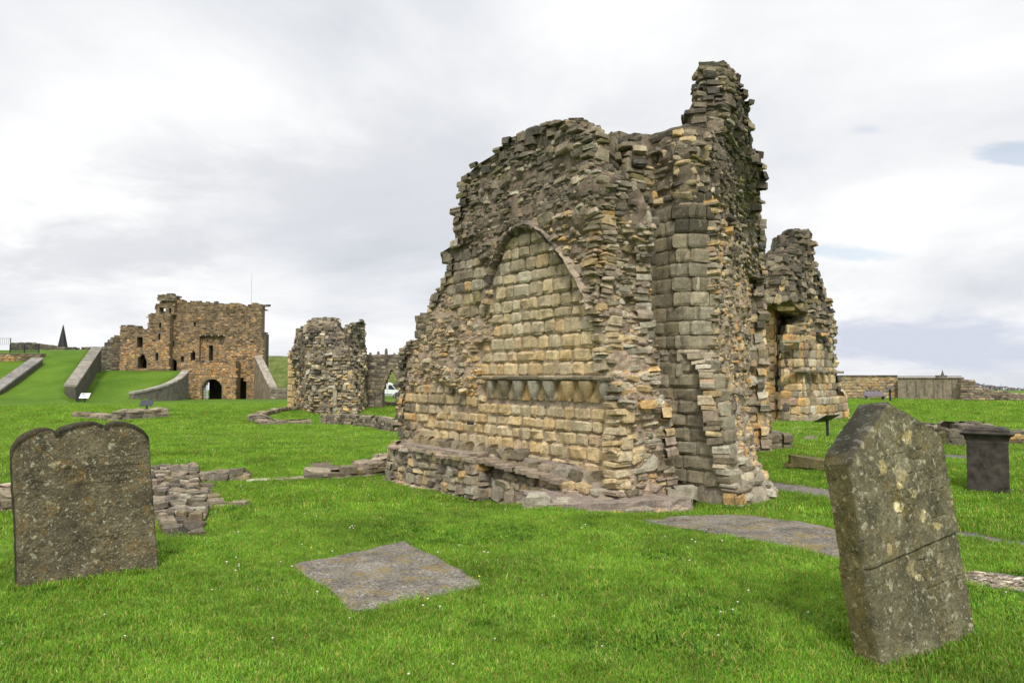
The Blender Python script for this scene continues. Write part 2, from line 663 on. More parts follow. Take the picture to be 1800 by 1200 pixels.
def sheet(name, left, right, mat, lift=.012, n=24, m=4, wob=.05):
    """a strip laid over the ground between two polylines"""
    L, Rr = np.array(left, float), np.array(right, float)

    def rs(p):
        d = np.r_[0, np.cumsum(np.linalg.norm(np.diff(p, axis=0), axis=1))]
        t = np.linspace(0, d[-1], n)
        return np.stack([np.interp(t, d, p[:, 0]), np.interp(t, d, p[:, 1])], -1)
    L, Rr = rs(L), rs(Rr)
    L = L + wob * np.stack([vnoise(L[:, 0] * 3, L[:, 1] * 3), vnoise(L[:, 0] * 3, L[:, 1] * 3, 9)], -1)
    Rr = Rr + wob * np.stack([vnoise(Rr[:, 0] * 3, Rr[:, 1] * 3), vnoise(Rr[:, 0] * 3, Rr[:, 1] * 3, 9)], -1)
    k = np.linspace(0, 1, m)[None, :, None]
    P = L[:, None, :] * (1 - k) + Rr[:, None, :] * k
    z = ground_z(P[..., 0], P[..., 1]) + lift
    V = np.concatenate([P, z[..., None]], -1).reshape(-1, 3)
    i = np.arange(n - 1)[:, None] * m
    j = np.arange(m - 1)[None, :]
    q = np.stack([i + j, i + j + 1, i + m + j + 1, i + m + j], -1).reshape(-1, 4)
    me = mesh_np(name, V, q)
    EXCL.append([tuple(p) for p in L] + [tuple(p) for p in Rr[::-1]])
    return link(name, me, mat)


# ------------------------------------------------------------------ stones
# template A: 4 x 4 front grid and a skirt going back into the wall
_g = [-.5, -.3, .3, .5]
TA_ab = np.array([(a, b) for b in _g for a in _g])
_rim = [0, 1, 2, 3, 7, 11, 15, 14, 13, 12, 8, 4]
TA_isrim = np.zeros(16, bool)
TA_isrim[_rim] = True
TA_corner = [0, 3, 12, 15]
TA_faces = [(r * 4 + c, r * 4 + c + 1, r * 4 + c + 5, r * 4 + c + 4) for r in range(3) for c in range(3)]
TA_faces += [(_rim[(i + 1) % 12], _rim[i], 16 + i, 16 + (i + 1) % 12) for i in range(12)]
TA_faces = np.array(TA_faces)
# template B: 4 front, 4 rim, 4 back
TB_ab = np.array([(-.34, -.32), (.34, -.32), (.34, .32), (-.34, .32), (-.5, -.5), (.5, -.5), (.5, .5), (-.5, .5)])
TB_isrim = np.array([0, 0, 0, 0, 1, 1, 1, 1], bool)
TB_faces = np.array([(0, 1, 2, 3)] + [(4 + i, 4 + (i + 1) % 4, (i + 1) % 4, i) for i in range(4)] +
                    [(8 + i, 8 + (i + 1) % 4, 4 + (i + 1) % 4, 4 + i) for i in range(4)])


class Stones:
    """a list of stones; each is centre, frame (u, v, n), size, roughness and colour"""
    def __init__(s):
        s.r = []

    def add(s, o, u, v, n, L, H, D, rnd_=.25, jit=.05, bulge=.02, tu=0., tv=0., sk=0., col=(.3, .25, .18)):
        s.r.append((*o, *u, *v, *n, L, H, D, rnd_, jit, bulge, tu, tv, sk, *col))

    def arr(s):
        return np.array(s.r, float).reshape(-1, 24)


def stones_geo(A, tmpl='A'):
    """vertices (N,k,3), faces (k',4) of one stone"""
    N = len(A)
    O, U, V_, Nn = A[:, 0:3], A[:, 3:6], A[:, 6:9], A[:, 9:12]
    L, H, D, rd, jt, bl, tu, tv, sk = [A[:, i][:, None] for i in range(12, 21)]
    ab = TA_ab if tmpl == 'A' else TB_ab
    rim = TA_isrim if tmpl == 'A' else TB_isrim
    k = len(ab)
    a = np.tile(ab[:, 0], (N, 1)) * L
    b = np.tile(ab[:, 1], (N, 1)) * H
    mn = np.minimum(L, H)
    cor = np.zeros(k, bool)
    if tmpl == 'A':
        cor[TA_corner] = True
    else:
        cor[4:] = True
    rc = rd * rng.uniform(.3, 1.6, (N, k)) * mn * .5
    a = np.where(cor, a - np.sign(a) * np.minimum(rc, abs(a) * .8), a)
    b = np.where(cor, b - np.sign(b) * np.minimum(rc * rng.uniform(.3, 1, (N, k)), abs(b) * .8), b)
    a = a + rng.normal(0, 1, (N, k)) * jt * mn
    b = b + rng.normal(0, 1, (N, k)) * jt * mn
    c = np.where(rim, -bl * rng.uniform(.7, 1.6, (N, k)), rng.normal(0, 1, (N, k)) * bl * .45)
    c = c + tu * b + tv * a + rng.normal(0, 1, (N, k)) * jt * mn * .35
    b = b + sk * a
    ridx = _rim if tmpl == 'A' else [4, 5, 6, 7]
    a2, b2 = a[:, ridx], b[:, ridx]
    c2 = np.tile(-D, (1, len(ridx)))
    a, b, c = np.hstack([a, a2]), np.hstack([b, b2]), np.hstack([c, c2])
    P = O[:, None, :] + U[:, None, :] * a[..., None] + V_[:, None, :] * b[..., None] + Nn[:, None, :] * c[..., None]
    return P, (TA_faces if tmpl == 'A' else TB_faces)


def stones_out(A, parent, base, mat, pick=0, name='stone', stuff='rubble', tmpl='A', minpx=10, always_stuff_name=None):
    """the stones that show largest become parts, the rest one mesh of stuff"""
    if len(A) == 0:
        return
    P, Fc = stones_geo(A, tmpl)
    d = np.maximum(A[:, 1], .5)
    # size in the picture, and facing the viewer
    Lp, Hp = A[:, 12] * F / d, A[:, 13] * F / d
    view = -A[:, 0:3] + np.array([0, 0, CAM_H])
    view = view / np.linalg.norm(view, axis=1)[:, None]
    fac = (A[:, 9:12] * view).sum(1)
    area = Lp * Hp * np.clip(fac, 0, 1)
    px, py = proj(A[:, 0:3])
    area = np.where((px < -10) | (px > 1810) | (fac < .12), 0, area)
    order = np.argsort(-area)
    big = [i for i in order[:pick] if area[i] > minpx * minpx * .6 and Lp[i] >= minpx]
    sel = np.zeros(len(A), bool)
    sel[big] = True
    base = np.array(base)
    nv = P.shape[1]
    for i in big:
        o = A[i, 0:3]
        me = mesh_np(name, P[i] - o, Fc, np.tile(A[i, 21:24], (nv, 1)))
        link(name, me, mat, parent, o - base)
    rest = ~sel
    if rest.any():
        Pr = P[rest] - base
        n = len(Pr)
        Ff = (Fc[None] + (np.arange(n) * nv)[:, None, None]).reshape(-1, 4)
        me = mesh_np(stuff, Pr.reshape(-1, 3), Ff, np.repeat(A[rest, 21:24], nv, axis=0))
        tag(link(stuff, me, mat, parent), kind='stuff')


def pal(cols, w):
    cols = np.array(cols)
    w = np.array(w, float) / sum(w)
    return lambda: cols[rng.choice(len(cols), p=w)] * rng.uniform(.82, 1.18)


BUFF = pal([(.42, .31, .165), (.47, .37, .215), (.37, .28, .155), (.43, .28, .12), (.37, .305, .205), (.31, .255, .165), (.38, .27, .18)], [4, 4, 3, 2.0, 2, 1.5, .8])
ORNG = pal([(.46, .28, .11), (.42, .30, .15), (.48, .35, .18), (.36, .26, .17), (.32, .22, .16)], [3, 3, 2, 2, 1])
GREY = pal([(.205, .172, .118), (.265, .225, .155), (.165, .138, .095), (.31, .26, .18), (.12, .104, .08), (.25, .20, .12)], [4, 3, 3, 1.2, 1.5, 2])
DARK = pal([(.105, .092, .072), (.14, .122, .09), (.075, .068, .056), (.17, .145, .105), (.11, .085, .06), (.15, .13, .06)], [4, 3, 3, 1.5, 1.5, .8])
PINK = pal([(.285, .228, .172), (.25, .198, .15), (.32, .26, .195), (.235, .202, .155)], [2, 2, 1, 1])
PALE = pal([(.40, .37, .29), (.34, .31, .24), (.44, .38, .27), (.28, .25, .19)], [2, 3, 2, 2])


def blend(w_pal):
    tot = sum(w for w, _ in w_pal)
    r = rng.uniform(0, tot)
    for w, p in w_pal:
        r -= w
        if r <= 0:
            return p()
    return w_pal[-1][1]()


class Mass:
    """a lump of masonry given as horizontal sections (z, [(x, y) ...]) counter-clockwise"""
    def __init__(s, sections, off=None, inset=.05):
        s.z = np.array([a for a, _ in sections], float)
        s.P = np.array([p for _, p in sections], float)     # (nz, nv, 2)
        s.nv = s.P.shape[1]
        s.off = off or (lambda x, y, z: np.zeros_like(np.asarray(x, float)))
        s.inset = inset

    def at(s, z):
        z = np.clip(z, s.z[0], s.z[-1])
        i = int(np.clip(np.searchsorted(s.z, z) - 1, 0, len(s.z) - 2))
        t = (z - s.z[i]) / max(s.z[i + 1] - s.z[i], 1e-6)
        return s.P[i] * (1 - t) + s.P[i + 1] * t

    def core_mesh(s, name, mat, parent, base, col, step=.12, colf=None, seg=None):
        zs = np.arange(s.z[0], s.z[-1] + step * .5, step)
        zs = np.unique(np.append(zs, s.z[-1]))
        p_ref = s.P[0]
        if seg is None:
            seg = [max(1, int(np.linalg.norm(p_ref[(i + 1) % s.nv] - p_ref[i]) / step)) for i in range(s.nv)]
        rings = []
        for z in zs:
            p = s.at(z)
            u = np.roll(p, -1, 0) - p
            ln = np.linalg.norm(u, axis=1)[:, None]
            u = u / np.maximum(ln, 1e-6)
            nrm = np.stack([u[:, 1], -u[:, 0]], -1)
            ring, rn = [], []
            for i in range(s.nv):
                for k in range(seg[i]):
                    t = k / seg[i]
                    ring.append(p[i] * (1 - t) + p[(i + 1) % s.nv] * t)
                    rn.append(nrm[i] if k else (nrm[i] + nrm[i - 1]) / max(np.linalg.norm(nrm[i] + nrm[i - 1]), .3))
            ring, rn = np.array(ring), np.array(rn)
            zz_r = np.full(len(ring), z)
            ins = s.inset(ring[:, 0], ring[:, 1], zz_r) if callable(s.inset) else np.full(len(ring), s.inset)
            amp = np.where(ins < .04, .042, .014)
            o = s.off(ring[:, 0], ring[:, 1], zz_r) - ins + amp * fbm(ring[:, 0] * 7, ring[:, 1] * 7, z * 9, 2)
            ring = ring + rn * o[:, None]
            rings.append(np.c_[ring, np.full(len(ring), z)])
        n = len(rings[0])
        V = np.vstack(rings)
        m = len(rings)
        i = np.arange(m - 1)[:, None] * n
        j = np.arange(n)[None, :]
        jn = (j + 1) % n
        q = np.stack([i + j, i + jn, i + n + jn, i + n + j], -1).reshape(-1, 4)
        c = V[-n:].mean(0)
        V = np.vstack([V, [c]])
        ci = len(V) - 1
        k = np.arange(n)
        t = np.stack([(m - 1) * n + k, (m - 1) * n + (k + 1) % n, np.full(n, ci)], -1)
        C = np.tile(np.array(col), (len(V), 1)) * (1 + .2 * vnoise(V[:, 0] * 4, V[:, 1] * 4, V[:, 2] * 4))[:, None]
        if colf is not None:
            C = C * colf(V)[:, None]
        me = mesh_np(name, V - np.array(base), [q, t], C)
        return link(name, me, mat, parent)

    def lay(s, S, edges, z0, z1, style, courses, mask=None, zoff=0.0, wob=0.0, start=.12):
        """courses: (hmin,hmax), style(o,z)-> dict of stone parameters"""
        z = z0 + zoff
        while z < z1:
            h = rng.uniform(*courses)
            zc = z + h / 2
            z += h
            if zc > s.z[-1]:
                break
            p = s.at(zc)
            for e in edges:
                a, b = p[e], p[(e + 1) % s.nv]
                ln = np.linalg.norm(b - a)
                if ln < .03:
                    continue
                u = (b - a) / ln
                n = np.array([u[1], -u[0]])
                t = -rng.uniform(0, start)
                while t < ln:
                    st = style(zc, h)
                    L = st['L']
                    hh = h * st.get('hs', 1.0)
                    if t + L > ln + .06:
                        L = max(ln - t + rng.uniform(-.02, .05), 0.06)
                    q = a + u * (t + L / 2)
                    t += L + st.get('gap', .012)
                    zz_ = zc + wob * (fbm(q[0] * 1.3, q[1] * 1.3, zc * .5, 2)) + st.get('dz', 0.0)
                    P3 = (q[0], q[1], zz_)
                    if mask is not None and not mask(P3):
                        continue
                    o = float(s.off(q[0], q[1], zz_)) + st['proud']
                    c = st['col'](P3) if callable(st['col']) else st['col']
                    c3 = np.array([q[0] + n[0] * o, q[1] + n[1] * o, zz_])
                    rot = st.get('rot', 0.0)
                    u3 = np.array([u[0], u[1], rot])
                    u3 /= np.linalg.norm(u3)
                    n3 = np.array([n[0], n[1], st.get('up', 0.0)])
                    n3 /= np.linalg.norm(n3)
                    v3 = np.cross(n3, u3)
                    S.add(c3, u3, v3, n3, L, hh - st.get('gap', .012), st.get('D', .2) + max(o, 0),
                          st.get('rd', .25), st.get('jit', .04), st.get('bulge', .02), st.get('tu', 0), st.get('tv', 0), st.get('sk', 0), c)


def lay_top(S, poly, zf, size, col, direction, h=.06, dens=1.0, jit=.07, D=.15):
    """stones lying on a horizontal or sloping top; zf(x, y) -> height"""
    poly = np.array(poly, float)
    u = np.array(direction, float)
    u /= np.linalg.norm(u)
    v = np.array([-u[1], u[0]])
    c = poly - poly.mean(0)
    au, av = c @ u, c @ v
    y = av.min()
    while y < av.max():
        w = rng.uniform(*size) * .7
        x = au.min() - rng.uniform(0, .1)
        while x < au.max():
            L = rng.uniform(*size)
            q = poly.mean(0) + u * (x + L / 2) + v * (y + w / 2 + rng.uniform(-.03, .03))
            x += L + .015
            if not inpoly(q[0], q[1], poly) or rng.rand() > dens:
                continue
            z = zf(q[0], q[1]) + rng.uniform(-.3, 1.0) * h
            t = rng.uniform(-.5, .5)
            uu = u * math.cos(t * .4) + v * math.sin(t * .4)
            u3 = np.array([uu[0], uu[1], rng.uniform(-.1, .1)])
            u3 /= np.linalg.norm(u3)
            n3 = np.array([rng.uniform(-.15, .15), rng.uniform(-.15, .15), 1.0])
            n3 -= u3 * (n3 @ u3)
            n3 /= np.linalg.norm(n3)
            v3 = np.cross(n3, u3)
            S.add((q[0], q[1], z), u3, v3, n3, L, w, D, .45, jit, .018, rng.uniform(-.12, .12), rng.uniform(-.12, .12), 0, col((q[0], q[1], z)))
        y += w + .012


def ledges(S, mass, zs, size, col, direction, h, dens, D, shift=(0, 0)):
    """loose flat stones on the steps a narrowing mass leaves"""
    for zt in zs:
        p = mass.at(zt)
        inner = mass.at(zt + .16) if zt + .16 < mass.z[-1] else None
        T = Stones()
        lay_top(T, p + np.array(shift), lambda x, y: zt - .05, size, col, direction, h, dens, D=D)
        c = p.mean(0)
        for r in T.r:
            q = np.array([c[0] + (r[0] - c[0]) * 1.06, c[1] + (r[1] - c[1]) * 1.06])
            if inner is not None and inpoly(r[0], r[1], [tuple(v) for v in (inner + np.array(shift))]):
                continue
            if not inpoly(q[0], q[1], [tuple(v) for v in p]):
                continue
            S.r.append(r)


def st_ashlar(Lr, col, proud=.012, **k):
    def f(z, h):
        d = dict(L=rng.uniform(*Lr), proud=rng.uniform(-proud, proud), col=col, gap=.013, rd=.2, jit=.028, bulge=.018, hs=1.0,
                 tu=rng.uniform(-.06, .06), tv=rng.uniform(-.04, .04))
        d.update({a: (b() if callable(b) else b) for a, b in k.items()})
        return d
    return f


def st_rubble(Lr, col, proud=(-.03, .09), **k):
    def f(z, h):
        r = rng.rand()
        pr = rng.uniform(*proud) if r > .05 else rng.uniform(proud[1] * .8, proud[1] * 1.9)
        d = dict(L=rng.uniform(*Lr) * (1.6 if rng.rand() < .12 else 1), proud=pr, col=col, gap=.008, rd=.42, jit=.095, bulge=.014,
                 hs=rng.uniform(.7, 1.25) * (1.6 if rng.rand() < .06 else 1), dz=rng.uniform(-.015, .015),
                 tu=rng.uniform(-.3, .3), tv=rng.uniform(-.25, .25), rot=rng.uniform(-.08, .08), sk=rng.uniform(-.1, .1), up=rng.uniform(-.1, .18))
        d.update({a: (b() if callable(b) else b) for a, b in k.items()})
        return d
    return f


def foot(mass, grow=.02):
    p = mass.at(.05)
    c = p.mean(0)
    EXCL.append([tuple(c + (q - c) * (1 + grow)) for q in p])


# ================================================================== THE BIG RUIN
RB = (1.2, 12.0, 0.0)
ruin = thing('priory_ruin', 'tallest ruin, broken sandstone church wall with blind pointed arch and jagged tower', 'ruin', RB)
C0 = np.array([1.37, 9.6])
DW = np.array([-.586, .810])
NW = np.array([-.810, -.586])


def onW(px, py, off=0.0):
    """(s, z) on the arch wall's face where the photograph shows it"""
    k = (px - 900.0) / F
    c = C0 + NW * off
    s = (k * c[1] - c[0]) / (DW[0] - k * DW[1])
    d = c[1] + DW[1] * s
    return s, Z(py, d)


WL_px = [(703, 790), (705, 700), (705, 640), (706, 603), (738, 598), (757, 592), (760, 520), (768, 500), (785, 490), (779, 441), (800, 427), (801, 380),
         (806, 345), (812, 303), (826, 290), (828, 262), (845, 252), (875, 243), (898, 236), (920, 214), (935, 205)]
WR_px = [(1086, 890), (1086, 800), (1090, 700), (1072, 650), (1066, 600), (1058, 540), (1052, 480), (1060, 420), (1058, 370), (1050, 320), (1044, 290),
         (1050, 255), (1046, 228), (1015, 212), (985, 208), (962, 206), (946, 205)]
WRB = [(885, 1186), (800, 1184), (705, 1183), (690, 1157), (620, 1154), (560, 1145), (500, 1139), (420, 1142), (380, 1131), (325, 1112), (303, 1085), (290, 1062), (255, 1062), (226, 1056), (210, 1030)]
wrb = np.array([(Z(py, 10.1), px) for py, px in WRB])
wrb = wrb[np.argsort(wrb[:, 0])]
wl = np.array([onW(*p) for p in WL_px])
wr = np.array([onW(*p) for p in WR_px])
wl = wl[np.argsort(wl[:, 1])]
wr = wr[np.argsort(wr[:, 1])]


def W_section(z):
    sl = float(np.interp(z, wl[:, 1], wl[:, 0]))
    sr = float(np.interp(z, wr[:, 1], wr[:, 0]))
    sl += .10 * float(vnoise(z * 5.5, 1.3)) * (z > .5)
    sr += .07 * float(vnoise(z * 6.5, 4.3)) * (z > .5)
    sl = max(sl, sr + .3)
    rpx = float(np.interp(z, wrb[:, 0], wrb[:, 1]))
    a_ = C0 + DW * sr
    k_ = (rpx - 900) / F                     # the torn end is as thick as its far edge shows
    th1 = float(np.clip((k_ * a_[1] - a_[0]) / (-NW[0] + k_ * NW[1]), .25, 1.1))
    th2 = 1.1
    sm = min(sr + .5, (sl + sr) / 2)
    f = lambda s_, t_: tuple(C0 + DW * s_ - NW * t_)
    return [f(sl, 0), f(sr, 0), f(sr, th1), f(sm, th2), f(sl, th2)]


zs_w = np.r_[-.35, np.arange(0, 5.75, .12)]
ztop_w = max(wl[-1, 1], wr[-1, 1])
zs_w = zs_w[zs_w < ztop_w]

ARCH_px = [(862, 600), (856, 560), (858, 500), (866, 470), (880, 440), (897, 412), (922, 396), (950, 404), (968, 425), (990, 450), (1012, 478), (1030, 508), (1042, 545), (1062, 560), (1068, 640), (1090, 690), (1120, 760), (1135, 880)]
ASH_poly = [(862, 600), (856, 540), (860, 490), (872, 455), (895, 415), (922, 397), (952, 406), (972, 430), (1000, 465), (1022, 500), (1038, 545), (1050, 600), (1062, 660), (1080, 690),
            (1115, 740), (1125, 800), (1100, 860), (960, 880), (830, 810), (740, 775), (735, 745), (790, 720), (845, 715), (848, 690), (842, 650), (835, 600)]
ASH2_poly = [(779, 440), (815, 425), (862, 470), (850, 560), (800, 560), (776, 490)]
LOWL_poly = [(706, 690), (760, 665), (835, 700), (850, 715), (790, 722), (735, 745), (735, 775), (706, 770)]


def w_off(x, y, z):
    x, y, z = np.broadcast_arrays(np.asarray(x, float), np.asarray(y, float), np.asarray(z, float))
    px, py = 900 + F * x / y, HORIZON - F * (z - CAM_H) / y
    ash = inpoly(px, py, ASH_poly)
    n = .07 * fbm(x * 1.6, y * 1.6, z * 1.6, 3)
    o = np.where(ash, -.018 + n * .12, n)
    o = o - .07 * sst(4.0, 4.7, z) * (1 - sst(1020, 1060, px)) + .13 * sst(3.3, 3.9, z) * (1 - sst(4.1, 4.5, z)) * sst(930, 990, px)
    o = o - .10 * sst(1040, 1075, px) * (1 - sst(1100, 1140, px)) * sst(390, 430, py) * (1 - sst(540, 600, py))
    return o


def w_inset(x, y, z):
    px, py = 900 + F * x / y, HORIZON - F * (z - CAM_H) / y
    return np.where(inpoly(px, py, ASH_poly) | inpoly(px, py, ASH2_poly) | inpoly(px, py, LOWL_poly), .04, -.004)


W = Mass([(z, W_section(z)) for z in zs_w], w_off, w_inset)
foot(W, .0)


def w_col(P3):
    px, py = proj(P3)
    z = P3[2]
    w = float(sst(2.0, 4.0, z + .5 * vnoise(P3[0] * .9, P3[1] * .9, z * .9)))
    if inpoly(px, py, ASH_poly):
        up = float(sst(1.6, 3.4, z))
        c = blend([(1.6 - up * 1.0, BUFF), (.5 * (1 - up), ORNG), (.9 * up + .1, GREY), (.55, PALE)])
        m_ = float(np.clip(.5 + .6 * vnoise(P3[0] * .7, P3[1] * .7, z * .9), 0, 1)) * (.35 + .65 * up)
        mean = np.array([.43, .33, .185]) * (1 - m_) + np.array([.33, .28, .185]) * m_
        return (c * .42 + mean * .58) * (1.04 - .06 * up)
    if 815 < px < 880 and 600 < py < 740:
        return blend([(2, ORNG), (1, BUFF), (.5, GREY)])
    if px < 725:
        return blend([(1.0, GREY), (1.0 * float(sst(630, 740, py)), ORNG), (.7, DARK)])
    if 930 < px < 1080 and 370 < py < 560:
        return blend([(1.5, PINK), (.8, BUFF), (.8, GREY), (.3, ORNG)])
    if px > 1075 and py > 380:
        return blend([(1.0, PALE), (.8, BUFF), (.8, GREY), (.35 + .5 * float(sst(650, 800, py)), PINK)])
    c = blend([(1.7 * w + .05, DARK), (1.2, GREY), (2.0 * (1 - w), BUFF), (.45, PALE), (.35 * w, PINK), (.25 * (1 - w), ORNG)])
    return c * .7 + .3 * (np.array([.36, .28, .17]) * (1 - w) + np.array([.17, .145, .105]) * w)


SW = Stones()
in_ash = lambda P3: bool(inpoly(*proj(P3), ASH_poly)) or bool(inpoly(*proj(P3), ASH2_poly))
in_low = lambda P3: bool(inpoly(*proj(P3), LOWL_poly))


def skip_band(P3):
    """room for the string course and corbels"""
    px, py = proj(P3)
    return 850 < px < 1090 and 655 < py < 705


W.lay(SW, [0], -.3, 6, st_ashlar((.17, .42), w_col, .014, bulge=lambda: rng.uniform(.012, .032), rd=lambda: rng.uniform(.15, .42)), (.155, .235),
      lambda P: in_ash(P) and not skip_band(P))
W.lay(SW, [0], -.3, 6, st_ashlar((.12, .30), w_col, .02, jit=.05, rd=.4), (.12, .19), lambda P: in_low(P))
W.lay(SW, [0], -.3, 6, st_rubble((.08, .21), w_col, (-.03, .045)), (.045, .095), lambda P: not in_ash(P) and not in_low(P) and not skip_band(P) and proj(P)[0] < 1065, wob=.03)
W.lay(SW, [0], 2.6, 6, st_rubble((.18, .36), w_col, (0, .08)), (.1, .17), lambda P: not in_ash(P) and rng.rand() < .16, wob=.03)
W.lay(SW, [0], -.3, 6, st_rubble((.12, .30), w_col, (-.035, .05), rd=.4), (.05, .115), lambda P: not in_ash(P) and proj(P)[0] >= 1065, wob=.02)
W.lay(SW, [1], -.3, 6, st_rubble((.12, .32), w_col, (-.04, .055), rd=.35, jit=.07), (.045, .11), None, wob=.02)
W.lay(SW, [4], -.3, 6, st_rubble((.16, .38), w_col, (-.02, .12)), (.07, .16), None)
W.lay(SW, [2, 3], -.3, 6, st_rubble((.2, .5), w_col, (-.02, .05)), (.1, .18), None)
W.lay(SW, [0], -.3, 6, st_rubble((.04, .11), lambda P: w_col(P) * 1.05, (-.01, .035), jit=.12), (.03, .06), lambda P: not in_ash(P) and not in_low(P) and not skip_band(P) and rng.rand() < .30, wob=.05)
W.lay(SW, [1], -.3, 6, st_rubble((.04, .12), lambda P: w_col(P) * 1.05, (-.01, .04), jit=.12), (.03, .06), lambda P: rng.rand() < .35, wob=.05)
# ragged top
ledges(SW, W, list(np.arange(4.3, ztop_w, .14)) + [ztop_w - .02], (.12, .32), lambda P: blend([(2, DARK), (1, GREY)]), DW, .06, .8, .14, tuple(-NW * .06))
W.core_mesh('wall_core', M_NEAR, ruin, RB, (.29, .225, .165), .075, colf=lambda V: 1.05 - .55 * sst(2.2, 4.2, V[:, 2] + .3))

# ---- piers and broken tower
BMp = [(1.62, 10.47), (2.1, 10.78), (2.37, 10.4), (2.61, 10.37), (2.93, 10.49), (3.2, 11.2), (4.1, 13.4), (5.1, 16.0), (5.5, 16.0), (5.3, 17.3), (1.6, 14.2), (1.25, 12.2)]
BMt = [(1.7, 10.52), (2.15, 10.85), (2.42, 10.52), (2.64, 10.5), (2.9, 10.66), (3.2, 11.2), (4.1, 13.4), (5.05, 16.0), (5.48, 16.0), (5.3, 17.2), (1.6, 14.2), (1.25, 12.2)]
BMu = [(1.45, 10.75), (2.1, 10.95), (2.45, 10.65), (2.66, 10.62), (2.88, 10.8), (3.15, 11.3), (4.0, 13.4), (4.95, 15.9), (5.3, 16.1), (5.0, 17.0), (1.7, 13.8), (1.2, 12.0)]


def b_off(x, y, z):
    r = .09 * fbm(np.asarray(x) * 1.2, np.asarray(y) * 1.2, np.asarray(z) * 1.2, 3)
    ash = (np.asarray(x) < 2.98) & (np.asarray(z) < 4.2) & (np.asarray(y) < 10.85)
    return np.where(ash, r * .08, r)


BM = Mass([(-.35, BMp), (4.1, BMp), (4.22, BMt), (4.95, BMt), (5.2, BMu)], b_off, lambda x, y, z: np.where((x < 2.98) & (z < 4.2) & (y < 10.85), .04, -.004))
foot(BM, 0)


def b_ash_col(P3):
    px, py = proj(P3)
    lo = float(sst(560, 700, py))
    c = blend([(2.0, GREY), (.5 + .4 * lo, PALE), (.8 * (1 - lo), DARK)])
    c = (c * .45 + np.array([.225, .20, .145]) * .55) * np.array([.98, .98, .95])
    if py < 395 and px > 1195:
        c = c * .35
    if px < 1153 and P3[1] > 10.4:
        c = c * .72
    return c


def b_rub_col(P3):
    px, py = proj(P3)
    z = P3[2]
    w = float(sst(3.0, 5.0, z + .6 * vnoise(P3[0], P3[1], z)))
    n = vnoise(P3[0] * .8 + 4, P3[1] * .8, z * .8)
    return blend([(2.2 * w + .15, DARK), (1.0, GREY), (1.7 * (1 - w), BUFF), (1.1 * (1 - w) * (n > .0), ORNG), (.5 * (1 - .5 * w), PINK), (.35, PALE)])


SB = Stones()
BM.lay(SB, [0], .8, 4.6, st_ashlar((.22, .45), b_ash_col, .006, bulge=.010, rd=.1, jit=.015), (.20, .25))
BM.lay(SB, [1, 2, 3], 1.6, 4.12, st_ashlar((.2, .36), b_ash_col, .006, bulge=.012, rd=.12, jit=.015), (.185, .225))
BM.lay(SB, [0, 1, 2, 3], 4.12, 5.22, st_rubble((.12, .34), lambda P: blend([(1, BUFF), (1.3, GREY), (1, DARK), (.5, PINK)]), (-.03, .06)), (.055, .12))
BM.lay(SB, [4, 5, 6], -.2, 5.22, st_rubble((.10, .28), b_rub_col, (-.04, .055)), (.045, .105), wob=.03)
BM.lay(SB, [4, 5, 6], -.2, 5.22, st_rubble((.04, .12), b_rub_col, (-.01, .04), jit=.12), (.03, .06), lambda P: rng.rand() < .3, wob=.05)
BM.lay(SB, [7], -.2, 5.22, st_rubble((.15, .35), b_rub_col, (-.03, .08)), (.10, .2))
BM.lay(SB, [11], 3.0, 5.22, st_rubble((.12, .3), lambda P: blend([(1.5, DARK), (1.5, GREY)]), (-.03, .05)), (.06, .13))
BM.lay(SB, [8, 9, 10], -.2, 5.22, st_rubble((.3, .6), b_rub_col, (-.03, .08)), (.2, .3))
lay_top(SB, BMu[:6] + [(2.6, 12.2), (1.3, 12.0)], lambda x, y: 5.17 + .12 * float(vnoise(x * 2, y * 2)), (.15, .4), lambda P: blend([(2, DARK), (1, GREY), (.5, PALE)]), DW, .12, .9, D=.3)
BM.core_mesh('pier_core', M_NEAR, ruin, RB, (.27, .215, .155), .09, colf=lambda V: 1.0 - .5 * sst(3.0, 4.8, V[:, 2]))

# lower face of the pier with its ragged foot
PLs = [(-.35, [(2.1, 10.78), (2.94, 9.64), (3.74, 10.2), (4.3, 12.8), (2.4, 12.2)]),
       (0.0, [(2.1, 10.78), (2.91, 9.68), (3.66, 10.3), (4.2, 12.8), (2.4, 12.2)]),
       (.3, [(2.1, 10.78), (2.86, 9.75), (3.42, 10.42), (4.1, 12.8), (2.4, 12.2)]),
       (.8, [(2.1, 10.78), (2.82, 9.80), (3.17, 10.65), (4.0, 12.8), (2.4, 12.2)]),
       (1.3, [(2.1, 10.78), (2.77, 9.87), (3.02, 10.7), (3.9, 12.8), (2.4, 12.2)]),
       (1.72, [(2.1, 10.78), (2.70, 9.97), (2.95, 10.6), (3.7, 12.6), (2.4, 12.2)]),
       (1.95, [(2.12, 10.82), (2.58, 10.2), (2.85, 10.65), (3.6, 12.6), (2.4, 12.2)])]


def p_off(x, y, z):
    r = .09 * fbm(np.asarray(x) * 1.5 + 3, np.asarray(y) * 1.5, np.asarray(z) * 1.5, 3)
    ash = (np.asarray(x) - 2.1) * .81 + (np.asarray(y) - 10.78) * .586 < .03
    return np.where(ash, r * .08, r)


